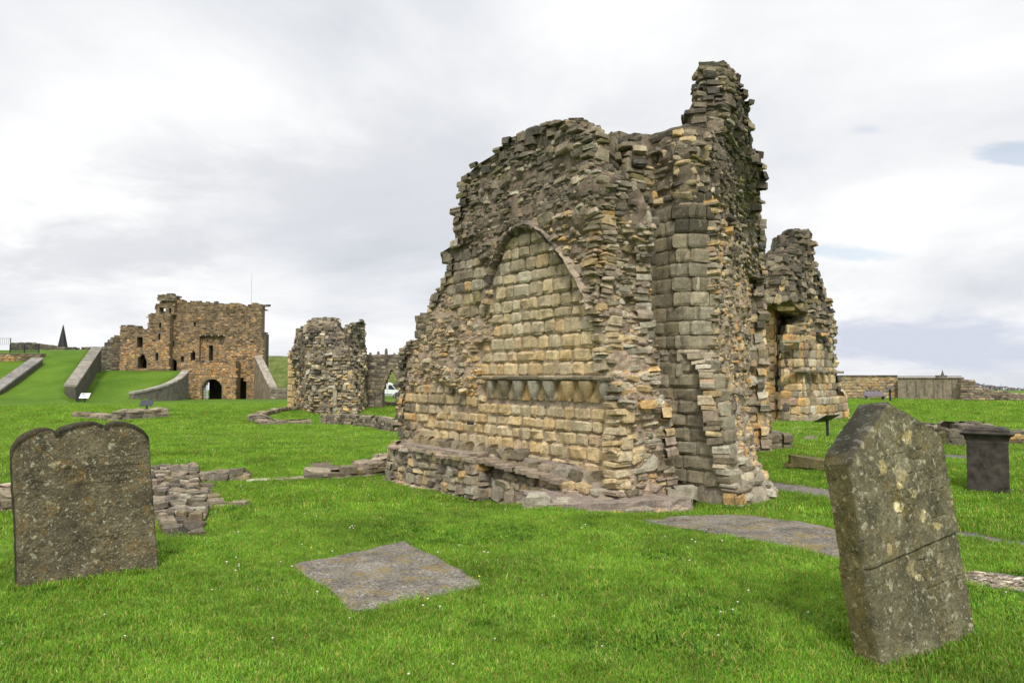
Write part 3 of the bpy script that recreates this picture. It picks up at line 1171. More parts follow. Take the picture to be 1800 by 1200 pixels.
PL = Mass(PLs, p_off, lambda x, y, z: np.where((x - 2.1) * .81 + (y - 10.78) * .586 < .03, .04, -.004))
foot(PL, 0)
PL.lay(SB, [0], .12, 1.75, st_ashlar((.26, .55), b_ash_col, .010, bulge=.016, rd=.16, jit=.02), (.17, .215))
PL.lay(SB, [1], -.25, 1.9, st_rubble((.12, .34), lambda P: blend([(1.2, PALE), (1, GREY), (.7, BUFF), (.4, PINK)]), (-.03, .05), rd=.4), (.055, .12), wob=.02, start=.01)
PL.lay(SB, [2], -.25, 1.9, st_rubble((.12, .28), b_rub_col, (-.02, .06)), (.06, .12))
for zt in (.15, .45, .8, 1.2, 1.6):
    lay_top(SB, PL.at(zt)[[1, 2, 3]], lambda x, y: zt - .04, (.1, .2), lambda P: blend([(1, PALE), (1, GREY)]), DW, .03, .2, D=.1)
PL.core_mesh('foot_core', M_NEAR, ruin, RB, (.26, .22, .17), .12)

TWs = []
for z, A_, B_, M_, E_ in [(3.7, (2.66, 10.85), (3.16, 11.15), (4.08, 13.4), (5.45, 15.95)), (4.4, (2.66, 10.85), (3.16, 11.15), (4.02, 13.1), (5.3, 15.6)), (4.9, (2.74, 11.0), (3.2, 11.2), (3.95, 12.8), (4.95, 14.7)),
                          (5.15, (2.80, 11.2), (3.25, 11.25), (3.85, 12.4), (4.75, 14.0)), (5.38, (2.81, 11.25), (3.28, 11.25), (3.85, 12.3), (4.80, 13.75)),
                          (5.62, (2.81, 11.3), (3.3, 11.3), (3.8, 12.0), (4.38, 13.1)), (5.78, (2.80, 11.3), (3.3, 11.3), (3.8, 11.9), (4.06, 12.4)),
                          (5.86, (2.82, 11.3), (3.3, 11.3), (3.78, 11.9), (4.06, 12.4)), (5.96, (2.94, 11.35), (3.32, 11.3), (3.75, 11.8), (4.02, 12.3)),
                          (6.3, (2.96, 11.35), (3.34, 11.35), (3.7, 11.8), (3.98, 12.25)), (6.48, (3.0, 11.4), (3.36, 11.4), (3.65, 11.8), (3.9, 12.1)), (6.6, (3.1, 11.5), (3.36, 11.5), (3.55, 11.8), (3.75, 12.05))]:
    TWs.append((z, [A_, B_, M_, E_, (E_[0] - .45, E_[1] + .5), (A_[0] + .15, A_[1] + 1.2)]))


def t_off(x, y, z):
    return .06 * fbm(np.asarray(x) * 1.8, np.asarray(y) * 1.8 + 5, np.asarray(z) * 1.8, 3) - .05


TW = Mass(TWs, t_off, .0)


def t_col(P3):
    z = P3[2]
    w = float(sst(3.6, 5.6, z))
    return blend([(1.4 + 1.8 * w, DARK), (1.1, GREY), (.5 * (1 - w), BUFF), (.3, PINK), (.12, PALE)]) * (1 - .15 * w)


TW.lay(SB, [0, 1, 2], 3.7, 6.65, st_rubble((.10, .30), t_col, (-.03, .055)), (.04, .09), wob=.03)
TW.lay(SB, [3, 4, 5], 3.7, 6.65, st_rubble((.16, .4), t_col, (-.03, .09)), (.08, .16))
ledges(SB, TW, (5.0, 5.3, 5.6, 5.75, 6.0, 6.35, 6.58), (.12, .3), lambda P: DARK(), (1, 0), .06, .8, .14)
TW.core_mesh('tower_core', M_NEAR, ruin, RB, (.16, .13, .095), .08)

# plinth blocks at the far foot
for (x0, x1, y0, y1, z1) in ((5.15, 6.15, 16.35, 17.4, .36), (5.15, 5.75, 16.5, 17.2, .72)):
    pm = Mass([(-.3, [(x0, y0), (x1, y0), (x1, y1), (x0, y1)]), (z1, [(x0, y0), (x1, y0), (x1, y1), (x0, y1)])], None, .03)
    foot(pm)
    pm.lay(SB, [0, 1, 2, 3], -.3, z1, st_ashlar((.3, .6), lambda P: GREY() * .75, .01, rd=.3), (.2, .24))
    lay_top(SB, pm.at(0), lambda x, y: z1 - .02, (.25, .45), lambda P: GREY() * .8, (1, 0), .02, 1, D=.1)
    pm.core_mesh('plinth_core', M_NEAR, ruin, RB, (.14, .12, .1), .2)

# ---- plinth bench along the arch wall
fW = lambda s_, t_: tuple(C0 + DW * s_ + NW * t_)


def pl_off(x, y, z):
    return .03 * fbm(np.asarray(x) * 2, np.asarray(y) * 2, np.asarray(z) * 2 + 3, 2)


sA, sB = onW(684, 780, .5)[0], onW(836, 800, .5)[0]
PB1 = Mass([(-.45, [fW(sA + .05, .52), fW(sB - .05, .52), fW(sB - .05, -.1), fW(sA + .05, -.1)]), (.30, [fW(sA, .46), fW(sB, .46), fW(sB, -.1), fW(sA, -.1)]),
            (.36, [fW(sA - .05, .42), fW(sB + .05, .42), fW(sB + .05, -.1), fW(sA - .05, -.1)])], pl_off, .04)
foot(PB1, .02)
SPl = Stones()
pcol = lambda P: blend([(1, PINK), (1.2, GREY), (.8, BUFF), (.6, PALE)]) * .9
PB1.lay(SPl, [0], -.4, .17, st_rubble((.12, .3), pcol, (-.02, .03), tu=lambda: rng.uniform(-.1, .1)), (.10, .17))
PB1.lay(SPl, [0], .165, .36, st_ashlar((.35, .7), lambda P: blend([(1, GREY), (.6, PINK), (.4, PALE)]), .008, rd=.15), (.19, .195))
PB1.lay(SPl, [1, 3], -.4, .36, st_rubble((.12, .3), pcol, (-.02, .03)), (.10, .17))
lay_top(SPl, [fW(sA, .46), fW(sB, .46), fW(sB, -.05), fW(sA, -.05)], lambda x, y: .34, (.3, .55), lambda P: blend([(1, GREY), (1, PINK)]), DW, .012, 1, .03, .05)
PB1.core_mesh('bench_core', M_NEAR, ruin, RB, (.23, .19, .155), .12)
PB2 = Mass([(-.45, [fW(sB + .1, .34), fW(-.1, .34), fW(-.1, -.1), fW(sB + .1, -.1)]), (.0, [fW(sB + .1, .28), fW(0, .26), fW(0, -.1), fW(sB + .1, -.1)]),
            (.22, [fW(sB + .1, .20), fW(.3, .14), fW(.3, -.1), fW(sB + .1, -.1)]), (.40, [fW(sB + .1, .16), fW(.8, .05), fW(.8, -.1), fW(sB + .1, -.1)])], pl_off, .04)
foot(PB2, .02)
PB2.lay(SPl, [0], -.4, .4, st_rubble((.14, .34), pcol, (-.03, .04), tu=lambda: rng.uniform(-.15, .15)), (.10, .2))
PB2.core_mesh('bench_core', M_NEAR, ruin, RB, (.23, .19, .155), .12)
# broken ledge above the niche
for k in range(9):
    s0 = sB - .02 - k * .24
    zt = .36 - .02 * k - (.10 if k > 7 else 0)
    pj = .46 - .02 * k
    o = np.array([*fW(s0, pj / 2), zt])
    SPl.add((o[0], o[1], zt), (*DW, 0.0), (NW[0], NW[1], 0), (0, 0, 1), .29, pj, .07, .3, .05, .012, 0, rnd(-.03, .03), 0, PINK() * .85)
# foundation course at the front, and the round boulder
FS = Mass([(-.4, [(.22, 9.02), (1.25, 9.12), (2.34, 9.56), (2.5, 10.3), (1.3, 10.2), (.1, 10.3)]), (-.02, [(.25, 9.06), (1.25, 9.16), (2.3, 9.6), (2.5, 10.3), (1.3, 10.2), (.1, 10.3)])], None, .03)
foot(FS, 0)
FS.lay(SPl, [0, 1, 2, 5], -.3, -.0, st_rubble((.2, .45), pcol, (-.02, .03), tu=0), (.1, .14))
lay_top(SPl, [(.2, 9.06), (1.25, 9.14), (2.32, 9.58), (2.4, 10.0), (1.3, 9.8), (.1, 10.2)], lambda x, y: -.02, (.2, .45), lambda P: blend([(1, GREY), (1.3, PINK), (.5, PALE)]), (1, .2), .05, 1.0, .06, .2)
FS.core_mesh('step_core', M_NEAR, ruin, RB, (.22, .18, .15), .15)
for (x_, y_, r_) in ((.30, 9.12, .24), (.62, 9.2, .16), (2.25, 9.75, .26), (2.32, 10.0, .2)):
    SPl.add((x_, y_, .02 + r_ * .2), (1, .1, 0), (0, .3, 1), (-.1, -1, .3), r_ * 1.5, r_, r_, .8, .05, .06, 0, 0, 0, PALE() * .9)
# row of stubs above the bench
stub_x = [732, 750, 766, 784, 800, 818, 838, 862, 885, 910]
for px in stub_x:
    s0, _ = onW(px, 775, .1)
    o = fW(s0, .17 + rnd(-.02, .02))
    SPl.add((o[0], o[1], .43), (*DW, 0), (0, 0, 1), (*NW, 0), .22, .2, .2, .5, .06, .05, rnd(-.5, -.2), rnd(-.3, .3), 0, GREY() * .75)

stones_out(np.vstack([SW.arr(), SPl.arr(), SB.arr()]), ruin, RB, M_NEAR, pick=300, name='stone', stuff='rubble_masonry')

# ---- arch rib of voussoirs
def rib(pxs, width, proud, dep, col, n, name='voussoir', lab=None):
    pts = np.array([onW(*p) for p in pxs])
    d = np.r_[0, np.cumsum(np.linalg.norm(np.diff(pts, axis=0), axis=1))]
    fs, fz = (lambda t: np.interp(t, d, pts[:, 0])), (lambda t: np.interp(t, d, pts[:, 1]))
    m = 5
    for k in range(n):
        t0, t1 = d[-1] * k / n, d[-1] * (k + 1) / n - .008
        ts = np.linspace(t0, t1, m)
        V, Fs = [], []
        for t in ts:
            a = np.array([fs(t), fz(t)])
            tg = np.array([fs(t + .02) - fs(t - .02), fz(t + .02) - fz(t - .02)])
            tg /= max(np.linalg.norm(tg), 1e-6)
            nn = np.array([-tg[1], tg[0]])
            w = width * (1 + .12 * float(vnoise(t * 5, k)))
            prof = [(-.5, -dep), (-.5, proud * .35), (-.3, proud * .9), (0, proud * 1.15), (.28, proud * .85), (.5, proud * .2), (.5, -dep)]
            for (q, o) in prof:
                sz = a + nn * w * q
                o2 = o + .006 * rng.normal()
                p = C0 + DW * sz[0] + NW * o2
                V.append((p[0] - RB[0] + .006 * rng.normal(), p[1] - RB[1], sz[1] - RB[2] + .007 * rng.normal()))
        npf = 7
        for i in range(m - 1):
            for j in range(npf - 1):
                Fs.append((i * npf + j, i * npf + j + 1, (i + 1) * npf + j + 1, (i + 1) * npf + j))
        Fs_a = np.array(Fs)
        caps = [np.array([[j for j in range(npf)]]), np.array([[(m - 1) * npf + j for j in range(npf)][::-1]])]
        cc = col()
        me = mesh_np(name, np.array(V), [Fs_a] + caps, np.tile(cc, (len(V), 1)))
        o = link(name, me, M_NEAR, ruin)
        if lab:
            o['label'] = lab


rib([(860, 496), (866, 470), (880, 440), (897, 412), (916, 395)], 0.07, .085, .1, lambda: DARK() * 1.1, 9, lab='dark weathered rib stone on the left side of the blind arch')
rib([(916, 395), (940, 400), (962, 420), (985, 447), (998, 462)], .05, .075, .1, lambda: GREY() * .8, 8)
rib([(932, 391), (960, 405), (985, 432), (1005, 462), (1022, 492), (1036, 520), (1042, 545)], .105, .10, .12, lambda: PINK() * .85, 8, lab='salmon coloured rib stone on the right side of the blind arch')

# ---- string course and corbels
s_a, z_a = onW(852, 664)
s_b, z_b = onW(1082, 664)
zc_ = onW(960, 665)[1]
segs = np.linspace(s_a, s_b, 9)
for k in range(8):
    V = []
    for s_ in (segs[k] - .006, segs[k + 1] + .006):
        for (o, dz) in ((-.1, -.03), (.04, -.035), (.085, -.01), (.09, .02), (.05, .042), (-.1, .045)):
            p = C0 + DW * s_ + NW * (o + rnd(-.008, .008))
            V.append((p[0] - RB[0], p[1] - RB[1], zc_ + dz + rnd(-.006, .006)))
    Fq = np.array([(j, (j + 1) % 6, 6 + (j + 1) % 6, 6 + j) for j in range(6)])
    me = mesh_np('string_course_stone', np.array(V), [Fq, np.array([[5, 4, 3, 2, 1, 0]]), np.array([[6, 7, 8, 9, 10, 11]])], np.tile(GREY() * .95, (12, 1)))
    link('string_course_stone', me, M_NEAR, ruin)
# back panel behind the corbels
SC = Stones()
for k in range(10):
    s_ = s_a + (s_b - s_a) * (k + .5) / 10
    p = C0 + DW * s_ - NW * .02
    SC.add((p[0], p[1], zc_ - .17), (*-DW, 0), (0, 0, 1), (*NW, 0), abs(s_b - s_a) / 10 - .008, .30, .15, .1, .02, .008, 0, 0, 0, BUFF() * .85)
stones_out(SC.arr(), ruin, RB, M_NEAR, pick=20, name='panel_stone')
corb = [(866, .5), (889, 1), (914, 1), (941, 1), (968, 1.05), (1001, 1.05), (1033, 1.1), (1066, .9)]
for px, sc in corb:
    s_, _ = onW(px, 690)
    V, m = [], 9
    prof = [(0.0, .142, .115), (.04, .138, .115), (.08, .115, .115), (.13, .09, .11), (.19, .068, .095), (.24, .048, .07), (.28, .02, .03)]
    c_ = blend([(2, BUFF), (1, GREY), (1, PALE)]) * .85
    for (dz, hw, pr) in prof:
        for j in range(m):
            t = math.pi * j / (m - 1)
            ds = -math.cos(t) * hw * sc
            o = math.sin(t) ** .6 * pr * (1 + .12 * rng.normal() * .5) - .02
            p = C0 + DW * (s_ - ds + (.02 if dz > .15 else 0)) + NW * o
            V.append((p[0] - RB[0], p[1] - RB[1], zc_ - .035 - dz))
    Fq = [(i * m + j, (i + 1) * m + j, (i + 1) * m + j + 1, i * m + j + 1) for i in range(len(prof) - 1) for j in range(m - 1)]
    nb = (len(prof) - 1) * m
    me = mesh_np('corbel', np.array(V), [np.array(Fq), np.array([[nb + j for j in range(m)]])], np.tile(c_, (len(V), 1)), True)
    link('corbel', me, M_NEAR, ruin)
# dark little plaque on the wall
pb = MB()
s_, z_ = onW(831, 743)
c = C0 + DW * s_ + NW * .06
u = DW * .085
pb.hexa([(c[0] - RB[0] + sx * u[0] + o * NW[0], c[1] - RB[1] + sx * u[1] + o * NW[1], z_ + h_) for h_ in (-.025, .025) for sx, o in ((-1, -.03), (1, -.03), (1, .0), (-1, .0))])
pb.build('plaque', M_DARKMETAL, ruin)

# ================================================================== generic smaller ruins
def simple_ruin(name, label, cat, sections, mat, tmpl='A', vis=(0,), ash=None, rub=None, colA=None, colR=None, mask=None, pick=0, top=None, core=(.2, .17, .13), off=.05, step=.3, parent=None, base=None, hidden=True, group=None, topn=.3):
    m = Mass(sections, (lambda x, y, z: off * fbm(np.asarray(x) * .9, np.asarray(y) * .9, np.asarray(z) * .9, 3)), .05)
    if base is None:
        c = m.at(0).mean(0)
        base = (float(c[0]), float(c[1]), float(gz(*c)))
    if parent is None:
        parent = thing(name, label, cat, base, group)
    S = Stones()
    z0, z1 = sections[0][0], sections[-1][0]
    if ash:
        m.lay(S, vis, z0, z1, st_ashlar(ash[0], colA, ash[2]), ash[1], mask)
    if rub:
        m.lay(S, vis, z0, z1, st_rubble(rub[0], colR, rub[2]), rub[1], (lambda P: not mask(P)) if mask else None, wob=.03)
    if hidden:
        hid = [i for i in range(m.nv) if i not in vis]
        rr = rub or ash
        m.lay(S, hid, z0, z1, st_rubble((rr[0][1], rr[0][1] * 2), colR or colA, (-.02, .05)), (rr[1][1] * 1.2, rr[1][1] * 1.8))
    if top:
        for zt in top:
            lay_top(S, m.at(zt), lambda x, y: zt, (topn * .6, topn * 1.3), colR or colA, (1, 0), topn * .3, .8, D=topn)
    m.core_mesh('core', mat, parent, base, core, step)
    stones_out(S.arr(), parent, base, mat, pick=pick, tmpl=tmpl, stuff='masonry')
    return parent, base, m


# ---- far pier on the right
def fcol(P3):
    px, py = proj(P3)
    right = float(sst(1385, 1430, px))
    return blend([(1.6 - 1.1 * right, ORNG), (1.5, BUFF), (.9 * right, PALE), (.7 * right + .2, GREY)])


def fcolR(P3):
    px, py = proj(P3)
    w = 1 - float(sst(470, 620, py))
    return blend([(1.2 + 1.6 * w, DARK), (1.3, GREY), (.9 * (1 - w), BUFF), (.4 * (1 - w), PINK), (.25 * (1 - w), ORNG)])


def fsec(z, lpx, dl, rpx, dr, mid=.35):
    a = (X(lpx, dl), dl)
    c = (X(rpx, dr), dr)
    b = (X(lpx + (rpx - lpx) * mid, dl - .3), dl - .3)
    b2 = (X(lpx + (rpx - lpx) * .75, dl + (dr - dl) * .45), dl + (dr - dl) * .45)
    return (z, [a, b, b2, c, (c[0] - .8, dr + 1.2), (a[0] + .1, dl + 1.8)])


FPs = [fsec(-.3, 1376, 27.4, 1491, 30.2), fsec(.25, 1376, 27.4, 1490, 30.2), fsec(.85, 1376, 27.4, 1489, 30.2), fsec(.92, 1377, 27.5, 1474, 30.0), fsec(1.85, 1377, 27.5, 1470, 30.0),
       fsec(1.95, 1376, 27.4, 1474, 30.0), fsec(2.05, 1377, 27.5, 1467, 30.0), fsec(3.1, 1379, 27.6, 1466, 29.8), fsec(3.5, 1390, 27.7, 1465, 29.8), fsec(3.95, 1404, 27.8, 1464, 29.7), fsec(4.05, 1398, 27.6, 1464, 29.7), fsec(4.3, 1349, 27.2, 1461, 29.6),
       fsec(4.9, 1345, 27.2, 1453, 29.4), fsec(5.5, 1343, 27.3, 1443, 29.0), fsec(5.95, 1344, 27.4, 1440, 28.8), fsec(6.1, 1362, 27.6, 1437, 28.7), fsec(6.45, 1372, 27.7, 1436, 28.6), fsec(6.8, 1384, 27.7, 1433, 28.5), fsec(7.15, 1392, 27.8, 1428, 28.3)]
FPmask = lambda P: P[2] < 3.0 + .5 * float(vnoise(P[0], P[1], 1)) + (1.2 if proj(P)[0] < 1400 else 0)
fp, fpb, fpm = simple_ruin('ruined_pier', 'isolated ochre stone pier tapering to a jagged dark top, behind the small dark lectern sign', 'ruin', FPs, M_MID, 'A', (0, 1, 2),
                           ((.28, .62), (.25, .34), .012), ((.2, .5), (.12, .22), (-.05, .14)), fcol, fcolR, FPmask, 300, (4.6, 5.9, 6.2, 6.6, 7.1), (.2, .155, .10), .10, .3)
foot(fpm, .02)
# recessed side wall with its slit, under the overhang
S = Stones()
rw = Mass([(-.3, [(X(1322, 28.6), 28.6), (X(1363, 28.2), 28.2), (X(1380, 29.4), 29.4), (X(1330, 30.4), 30.4)]),
           (4.6, [(X(1322, 28.6), 28.6), (X(1363, 28.2), 28.2), (X(1380, 29.4), 29.4), (X(1330, 30.4), 30.4)])], None, .05)
rw.lay(S, [0], -.3, 4.5, st_ashlar((.3, .6), lambda P: blend([(2, ORNG), (1, BUFF)]) * .85, .012), (.26, .33), lambda P: not (1358 < proj(P)[0] < 1376 and 655 < proj(P)[1] < 695))
rw.lay(S, [1], -.3, 4.5, st_ashlar((.3, .6), lambda P: ORNG() * .7, .012), (.26, .33))
rw.lay(S, [2, 3], -.3, 4.5, st_ashlar((.5, .9), lambda P: GREY(), .012), (.3, .4))
rw.core_mesh('side_wall_core', M_MID, fp, fpb, (.17, .12, .075), .35)
# sill stones of the slit and the ledge
for (px, py, d, L) in ((1394, 600, 26.95, .7),):
    S.add((X(px, d), d, Z(py, d)), (1, -.1, 0), (0, 0, 1), (-.1, -1, 0), L, .1, .4, .2, .04, .02, 0, 0, 0, GREY())
for k in range(9):
    t = k / 8
    px = 1400 + 78 * t
    d = 27.0 + 2.9 * t * t
    S.add((X(px, d), d - .08, Z(652 + 2 * t, d)), (.9, .3 * t * 2, 0), (0, 0, 1), (.3 * t * 2, -.9, 0), .34, .09, .35, .15, .03, .02, 0, 0, 0, GREY() * .8)
stones_out(S.arr(), fp, fpb, M_MID, 60, 'stone', 'masonry')
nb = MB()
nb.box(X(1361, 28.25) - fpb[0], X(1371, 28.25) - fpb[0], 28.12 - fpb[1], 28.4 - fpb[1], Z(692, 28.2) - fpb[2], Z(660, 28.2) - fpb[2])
nb.build('slit_shade_block', plain('painted_slit_shade', (.012, .010, .008), 1, 0, .1), fp)  # solid block, the slit's inner shade put into its near-black colour

# ---- middle ruin on the left
def mcol(P3):
    px, py = proj(P3)
    w = 1 - float(sst(600, 680, py))
    o = 1.6 if px < 530 and py > 645 else .25
    return blend([(.5 + 1.8 * w, DARK), (1.5, GREY), (1.1 * (1 - w), BUFF), (o * (1 - w), ORNG), (.5, PALE), (.4, PINK)])


def gsec(z, pts):
    return (z, [(X(px, d), d) for px, d in pts])


zb = -1.1
MRs = [gsec(zb, [(522, 50), (545, 46), (580, 44.6), (630, 44), (641, 50), (560, 55)]), gsec(.3, [(522, 50), (545, 46), (580, 44.7), (624, 44.2), (641, 50), (560, 55)]),
       gsec(2.0, [(515, 50), (542, 46), (578, 44.8), (618, 44.5), (640, 50), (560, 55)]),
       gsec(3.3, [(512, 50), (536, 46.2), (575, 45.2), (614, 45), (640, 50), (560, 55)]), gsec(4.2, [(519, 50), (536, 46.4), (572, 45.6), (604, 45.5), (610, 50), (560, 54)]),
       gsec(4.65, [(523, 50), (538, 46.5), (570, 46), (595, 46), (607, 50), (560, 54)]), gsec(4.9, [(525, 50), (540, 46.7), (568, 46.4), (594, 46.2), (596, 50), (560, 54)]), gsec(5.0, [(541, 50), (544, 47), (566, 46.6), (592, 46.6), (593, 50), (565, 53)]), gsec(5.3, [(541, 50), (545, 47), (566, 46.6), (591, 46.6), (592, 50), (565, 53)])]
mr, mrb, mrm = simple_ruin('ruined_wall_fragment', 'ruined chapel wall standing between castle and arch, with a notched dark top', 'ruin', MRs, M_MID, 'B', (0, 1, 2, 3), None,
                           ((.2, .55), (.11, .22), (-.06, .12)), None, mcol, None, 0, (4.1, 4.4, 4.8, 5.0), (.17, .14, .105), .22, .5, topn=.5)
simple_ruin('', '', '', [gsec(2.5, [(606, 46.5), (641, 50), (641, 52), (606, 52)]), gsec(4.6, [(608, 46.8), (640, 50), (640, 51.5), (608, 51.5)]), gsec(5.0, [(613, 47), (640, 50), (640, 51), (613, 51)]), gsec(5.12, [(630, 49), (640, 50), (640, 51), (630, 51)]),
                         gsec(5.35, [(634, 49.4), (640, 50), (640, 51), (634, 51)])], M_MID, 'B', (0, 1, 2, 3), None, ((.25, .6), (.15, .26), (-.03, .08)), None, mcol, None, 0, None, (.12, .1, .08), .1, .5, parent=mr, base=mrb)
simple_ruin('', '', '', [gsec(zb, [(506, 51.5), (524, 50.5), (526, 53), (508, 53)]), gsec(3.2, [(506, 51.5), (524, 50.5), (526, 53), (508, 53)])], M_MID, 'B', (0, 1, 3), ((.5, .9), (.4, .5), .02), None,
            lambda P: blend([(2, ORNG), (1, BUFF)]), None, None, 0, None, (.3, .2, .1), .03, .5, parent=mr, base=mrb, hidden=False)
S = Stones()
for k in range(10):       # slender vertical shafts of a broken doorway at its foot
    px = 590 - k * 3.4
    d = 44.7 + .25 * k
    S.add((X(px, d), d - .12, Z(700, d) - .1), (1, .3, 0), (0, 0, 1), (.3, -1, 0), .16 if k % 2 else .3, 1.9 - .05 * k, .3, .2, .04, .06, 0, 0, 0, blend([(1, PALE), (1, BUFF)]))
for k in range(8):
    d = 49.0
    S.add((X(529, d), d - .1, Z(630 + k * 10, d)), (1, 0, 0), (0, 0, 1), (0, -1, 0), .28, .36, .4, .2, .05, .06, 0, 0, 0, PALE() * 1.1)
stones_out(S.arr(), mr, mrb, M_MID, 0, tmpl='B', stuff='shaft_stones')
EXCL.append([tuple(p) for p in mrm.at(-.5)])

# ---- arch wall behind it
AWd = 52.0


def wall_cells(mb, x0, x1, zb_, top, holes, y0, y1, xs_extra=(), step=.5, zstep=None):
    """a wall built of upright slices with openings left out. holes: (xa, xb, zlo, ztop) with ztop a number or function of x"""
    xs = [x0, x1] + [h for hh in holes for h in hh[:2]] + list(xs_extra) + list(np.arange(x0, x1, step))
    for hh in holes:
        if callable(hh[3]):
            xs += list(np.linspace(hh[0], hh[1], 13))
    xs = sorted(set(round(v, 4) for v in xs if x0 <= v <= x1))
    for a, b in zip(xs[:-1], xs[1:]):
        if b - a < 1e-3:
            continue
        xm = (a + b) / 2
        iv = sorted((h[2], h[3](xm) if callable(h[3]) else h[3]) for h in holes if h[0] <= xm <= h[1])
        z = zb_
        t = top(xm)
        for lo, hi in iv:
            if lo > z:
                mb.box(a, b, y0, y1, z, min(lo, t))
            z = max(z, hi)
        if t > z:
            mb.box(a, b, y0, y1, z, t)


def pointed(xc, hw, zs_, h):
    return lambda x: zs_ + h * (1 - (abs(x - xc) / hw) ** 1.7)


def roundarch(xc, hw, zs_):
    return lambda x: zs_ + math.sqrt(max(hw * hw - (x - xc) ** 2, 0))


def tint_all(o, col):
    me = o.data
    at = me.attributes.new('tint', 'FLOAT_COLOR', 'POINT')
    n = len(me.vertices)
    c4 = np.ones((n, 4), np.float32)
    c4[:, :3] = col
    at.data.foreach_set('color', c4.reshape(-1))


def face_stones(S, x0, x1, z0, z1, y, top, holes, Lr, Hr, col, pr=(.0, .05), nrm=(0, -1, 0), jit=.05, org=None, u=(1, 0, 0)):
    """stones on a wall face; positions are org + u * x"""
    z = z0
    org = np.array(org if org is not None else (0, y, 0), float)
    u = np.array(u, float)
    while z < z1:
        h = rng.uniform(*Hr)
        zc = z + h / 2
        z += h
        x = x0 - rng.uniform(0, .2)
        while x < x1:
            L = rng.uniform(*Lr)
            xc = x + L / 2
            x += L + .02
            if xc > x1 or xc < x0 or zc > top(xc) + .05:
                continue
            if any(hh[0] - L * .4 < xc < hh[1] + L * .4 and hh[2] - h * .35 < zc < h * .35 + ((hh[3](min(max(xc, hh[0] + .01), hh[1] - .01)) if callable(hh[3]) else hh[3])) for hh in holes):
                continue
            p = org + u * xc
            S.add((p[0] + nrm[0] * .03, p[1] + nrm[1] * .03, zc), u, (0, 0, 1), nrm, L, h - .02, .12 + 0, .25, jit, rng.uniform(.015, .04), rng.uniform(-.12, .12), rng.uniform(-.1, .1), 0, col((p[0], p[1], zc)))


xa, xb = X(628, AWd), X(722, AWd)
awb = ((xa + xb) / 2, AWd, -.9)
aw = thing('arch_wall', 'dark wall pierced by a pointed archway that frames the white van', 'ruin', awb)
xc_, hw_ = X(689, AWd), X(705.5, AWd) - X(689, AWd)
ah = [(xc_ - hw_, xc_ + hw_, -2, pointed(xc_, hw_, Z(690, AWd), Z(649, AWd) - Z(690, AWd)))]
atop = lambda x: Z(625, AWd) + .06 * float(vnoise(x * 2, 1))
mb = MB()
wall_cells(mb, xa, xb, -1.4, atop, ah, AWd, AWd + 1.0)
mb.v = [(v[0] - awb[0], v[1] - awb[1], v[2] - awb[2]) for v in mb.v]
o = mb.build('wall', M_MID, aw)
tint_all(o, (.13, .11, .085))
S = Stones()
acol = lambda P: blend([(1.6 if P[2] > 1.6 else .5, DARK), (1.6, GREY), (.4 if P[2] < 2 else 0, BUFF), (.4 if P[2] < 2 else 0, PINK)]) * .85
face_stones(S, xa, xb, -1.3, atop(0), AWd, atop, ah, (.3, .6), (.22, .32), acol)
for side in (-1, 1):
    for k in range(14):
        t = k / 14
        x_ = xc_ + side * hw_ * (1 - t) * 1.06
        zf_ = ah[0][3](xc_ + side * hw_ * (1 - t)) + .06
        S.add((x_, AWd - .08, zf_), (1, 0, .8 * side * -1 * (1 - .2 * t)), (0, 0, 1), (0, -1, 0), .3, .2, .2, .2, .04, .02, 0, 0, 0, GREY() * .8)
stones_out(S.arr(), aw, awb, M_MID, 0, tmpl='B', stuff='masonry')
for px, tp in ((649, 619), (663, 617), (677, 612), (691.5, 620)):
    q = MB()
    w = .09
    q.box(X(px, AWd) - w - awb[0], X(px, AWd) + w - awb[0], .3, .55, Z(627, AWd) - awb[2], Z(tp, AWd) - .12 - awb[2])
    q.box(X(px, AWd) - w * .7 - awb[0], X(px, AWd) + w * .7 - awb[0], .33, .52, Z(tp, AWd) - .12 - awb[2], Z(tp, AWd) - awb[2])
    tint_all(q.build('finial', M_MID, aw, .02), (.13, .11, .09))

# small dark pier just behind the arch wall's left end
simple_ruin('ruined_stub', 'short square dark pier rising behind the left shoulder of the tallest ruin', 'ruin', [gsec(-.8, [(734, 24), (768, 24), (770, 25), (736, 25)]), gsec(3.55, [(734, 24), (768, 24), (770, 25), (736, 25)]), gsec(3.62, [(736, 24), (765, 24), (768, 25), (738, 25)])], M_MID, 'A', (0, 3),
            ((.25, .45), (.2, .28), .01), None, lambda P: blend([(1, DARK), (1, GREY)]), lambda P: DARK(), None, 40, (3.6,), (.11, .1, .08), .02, .3)

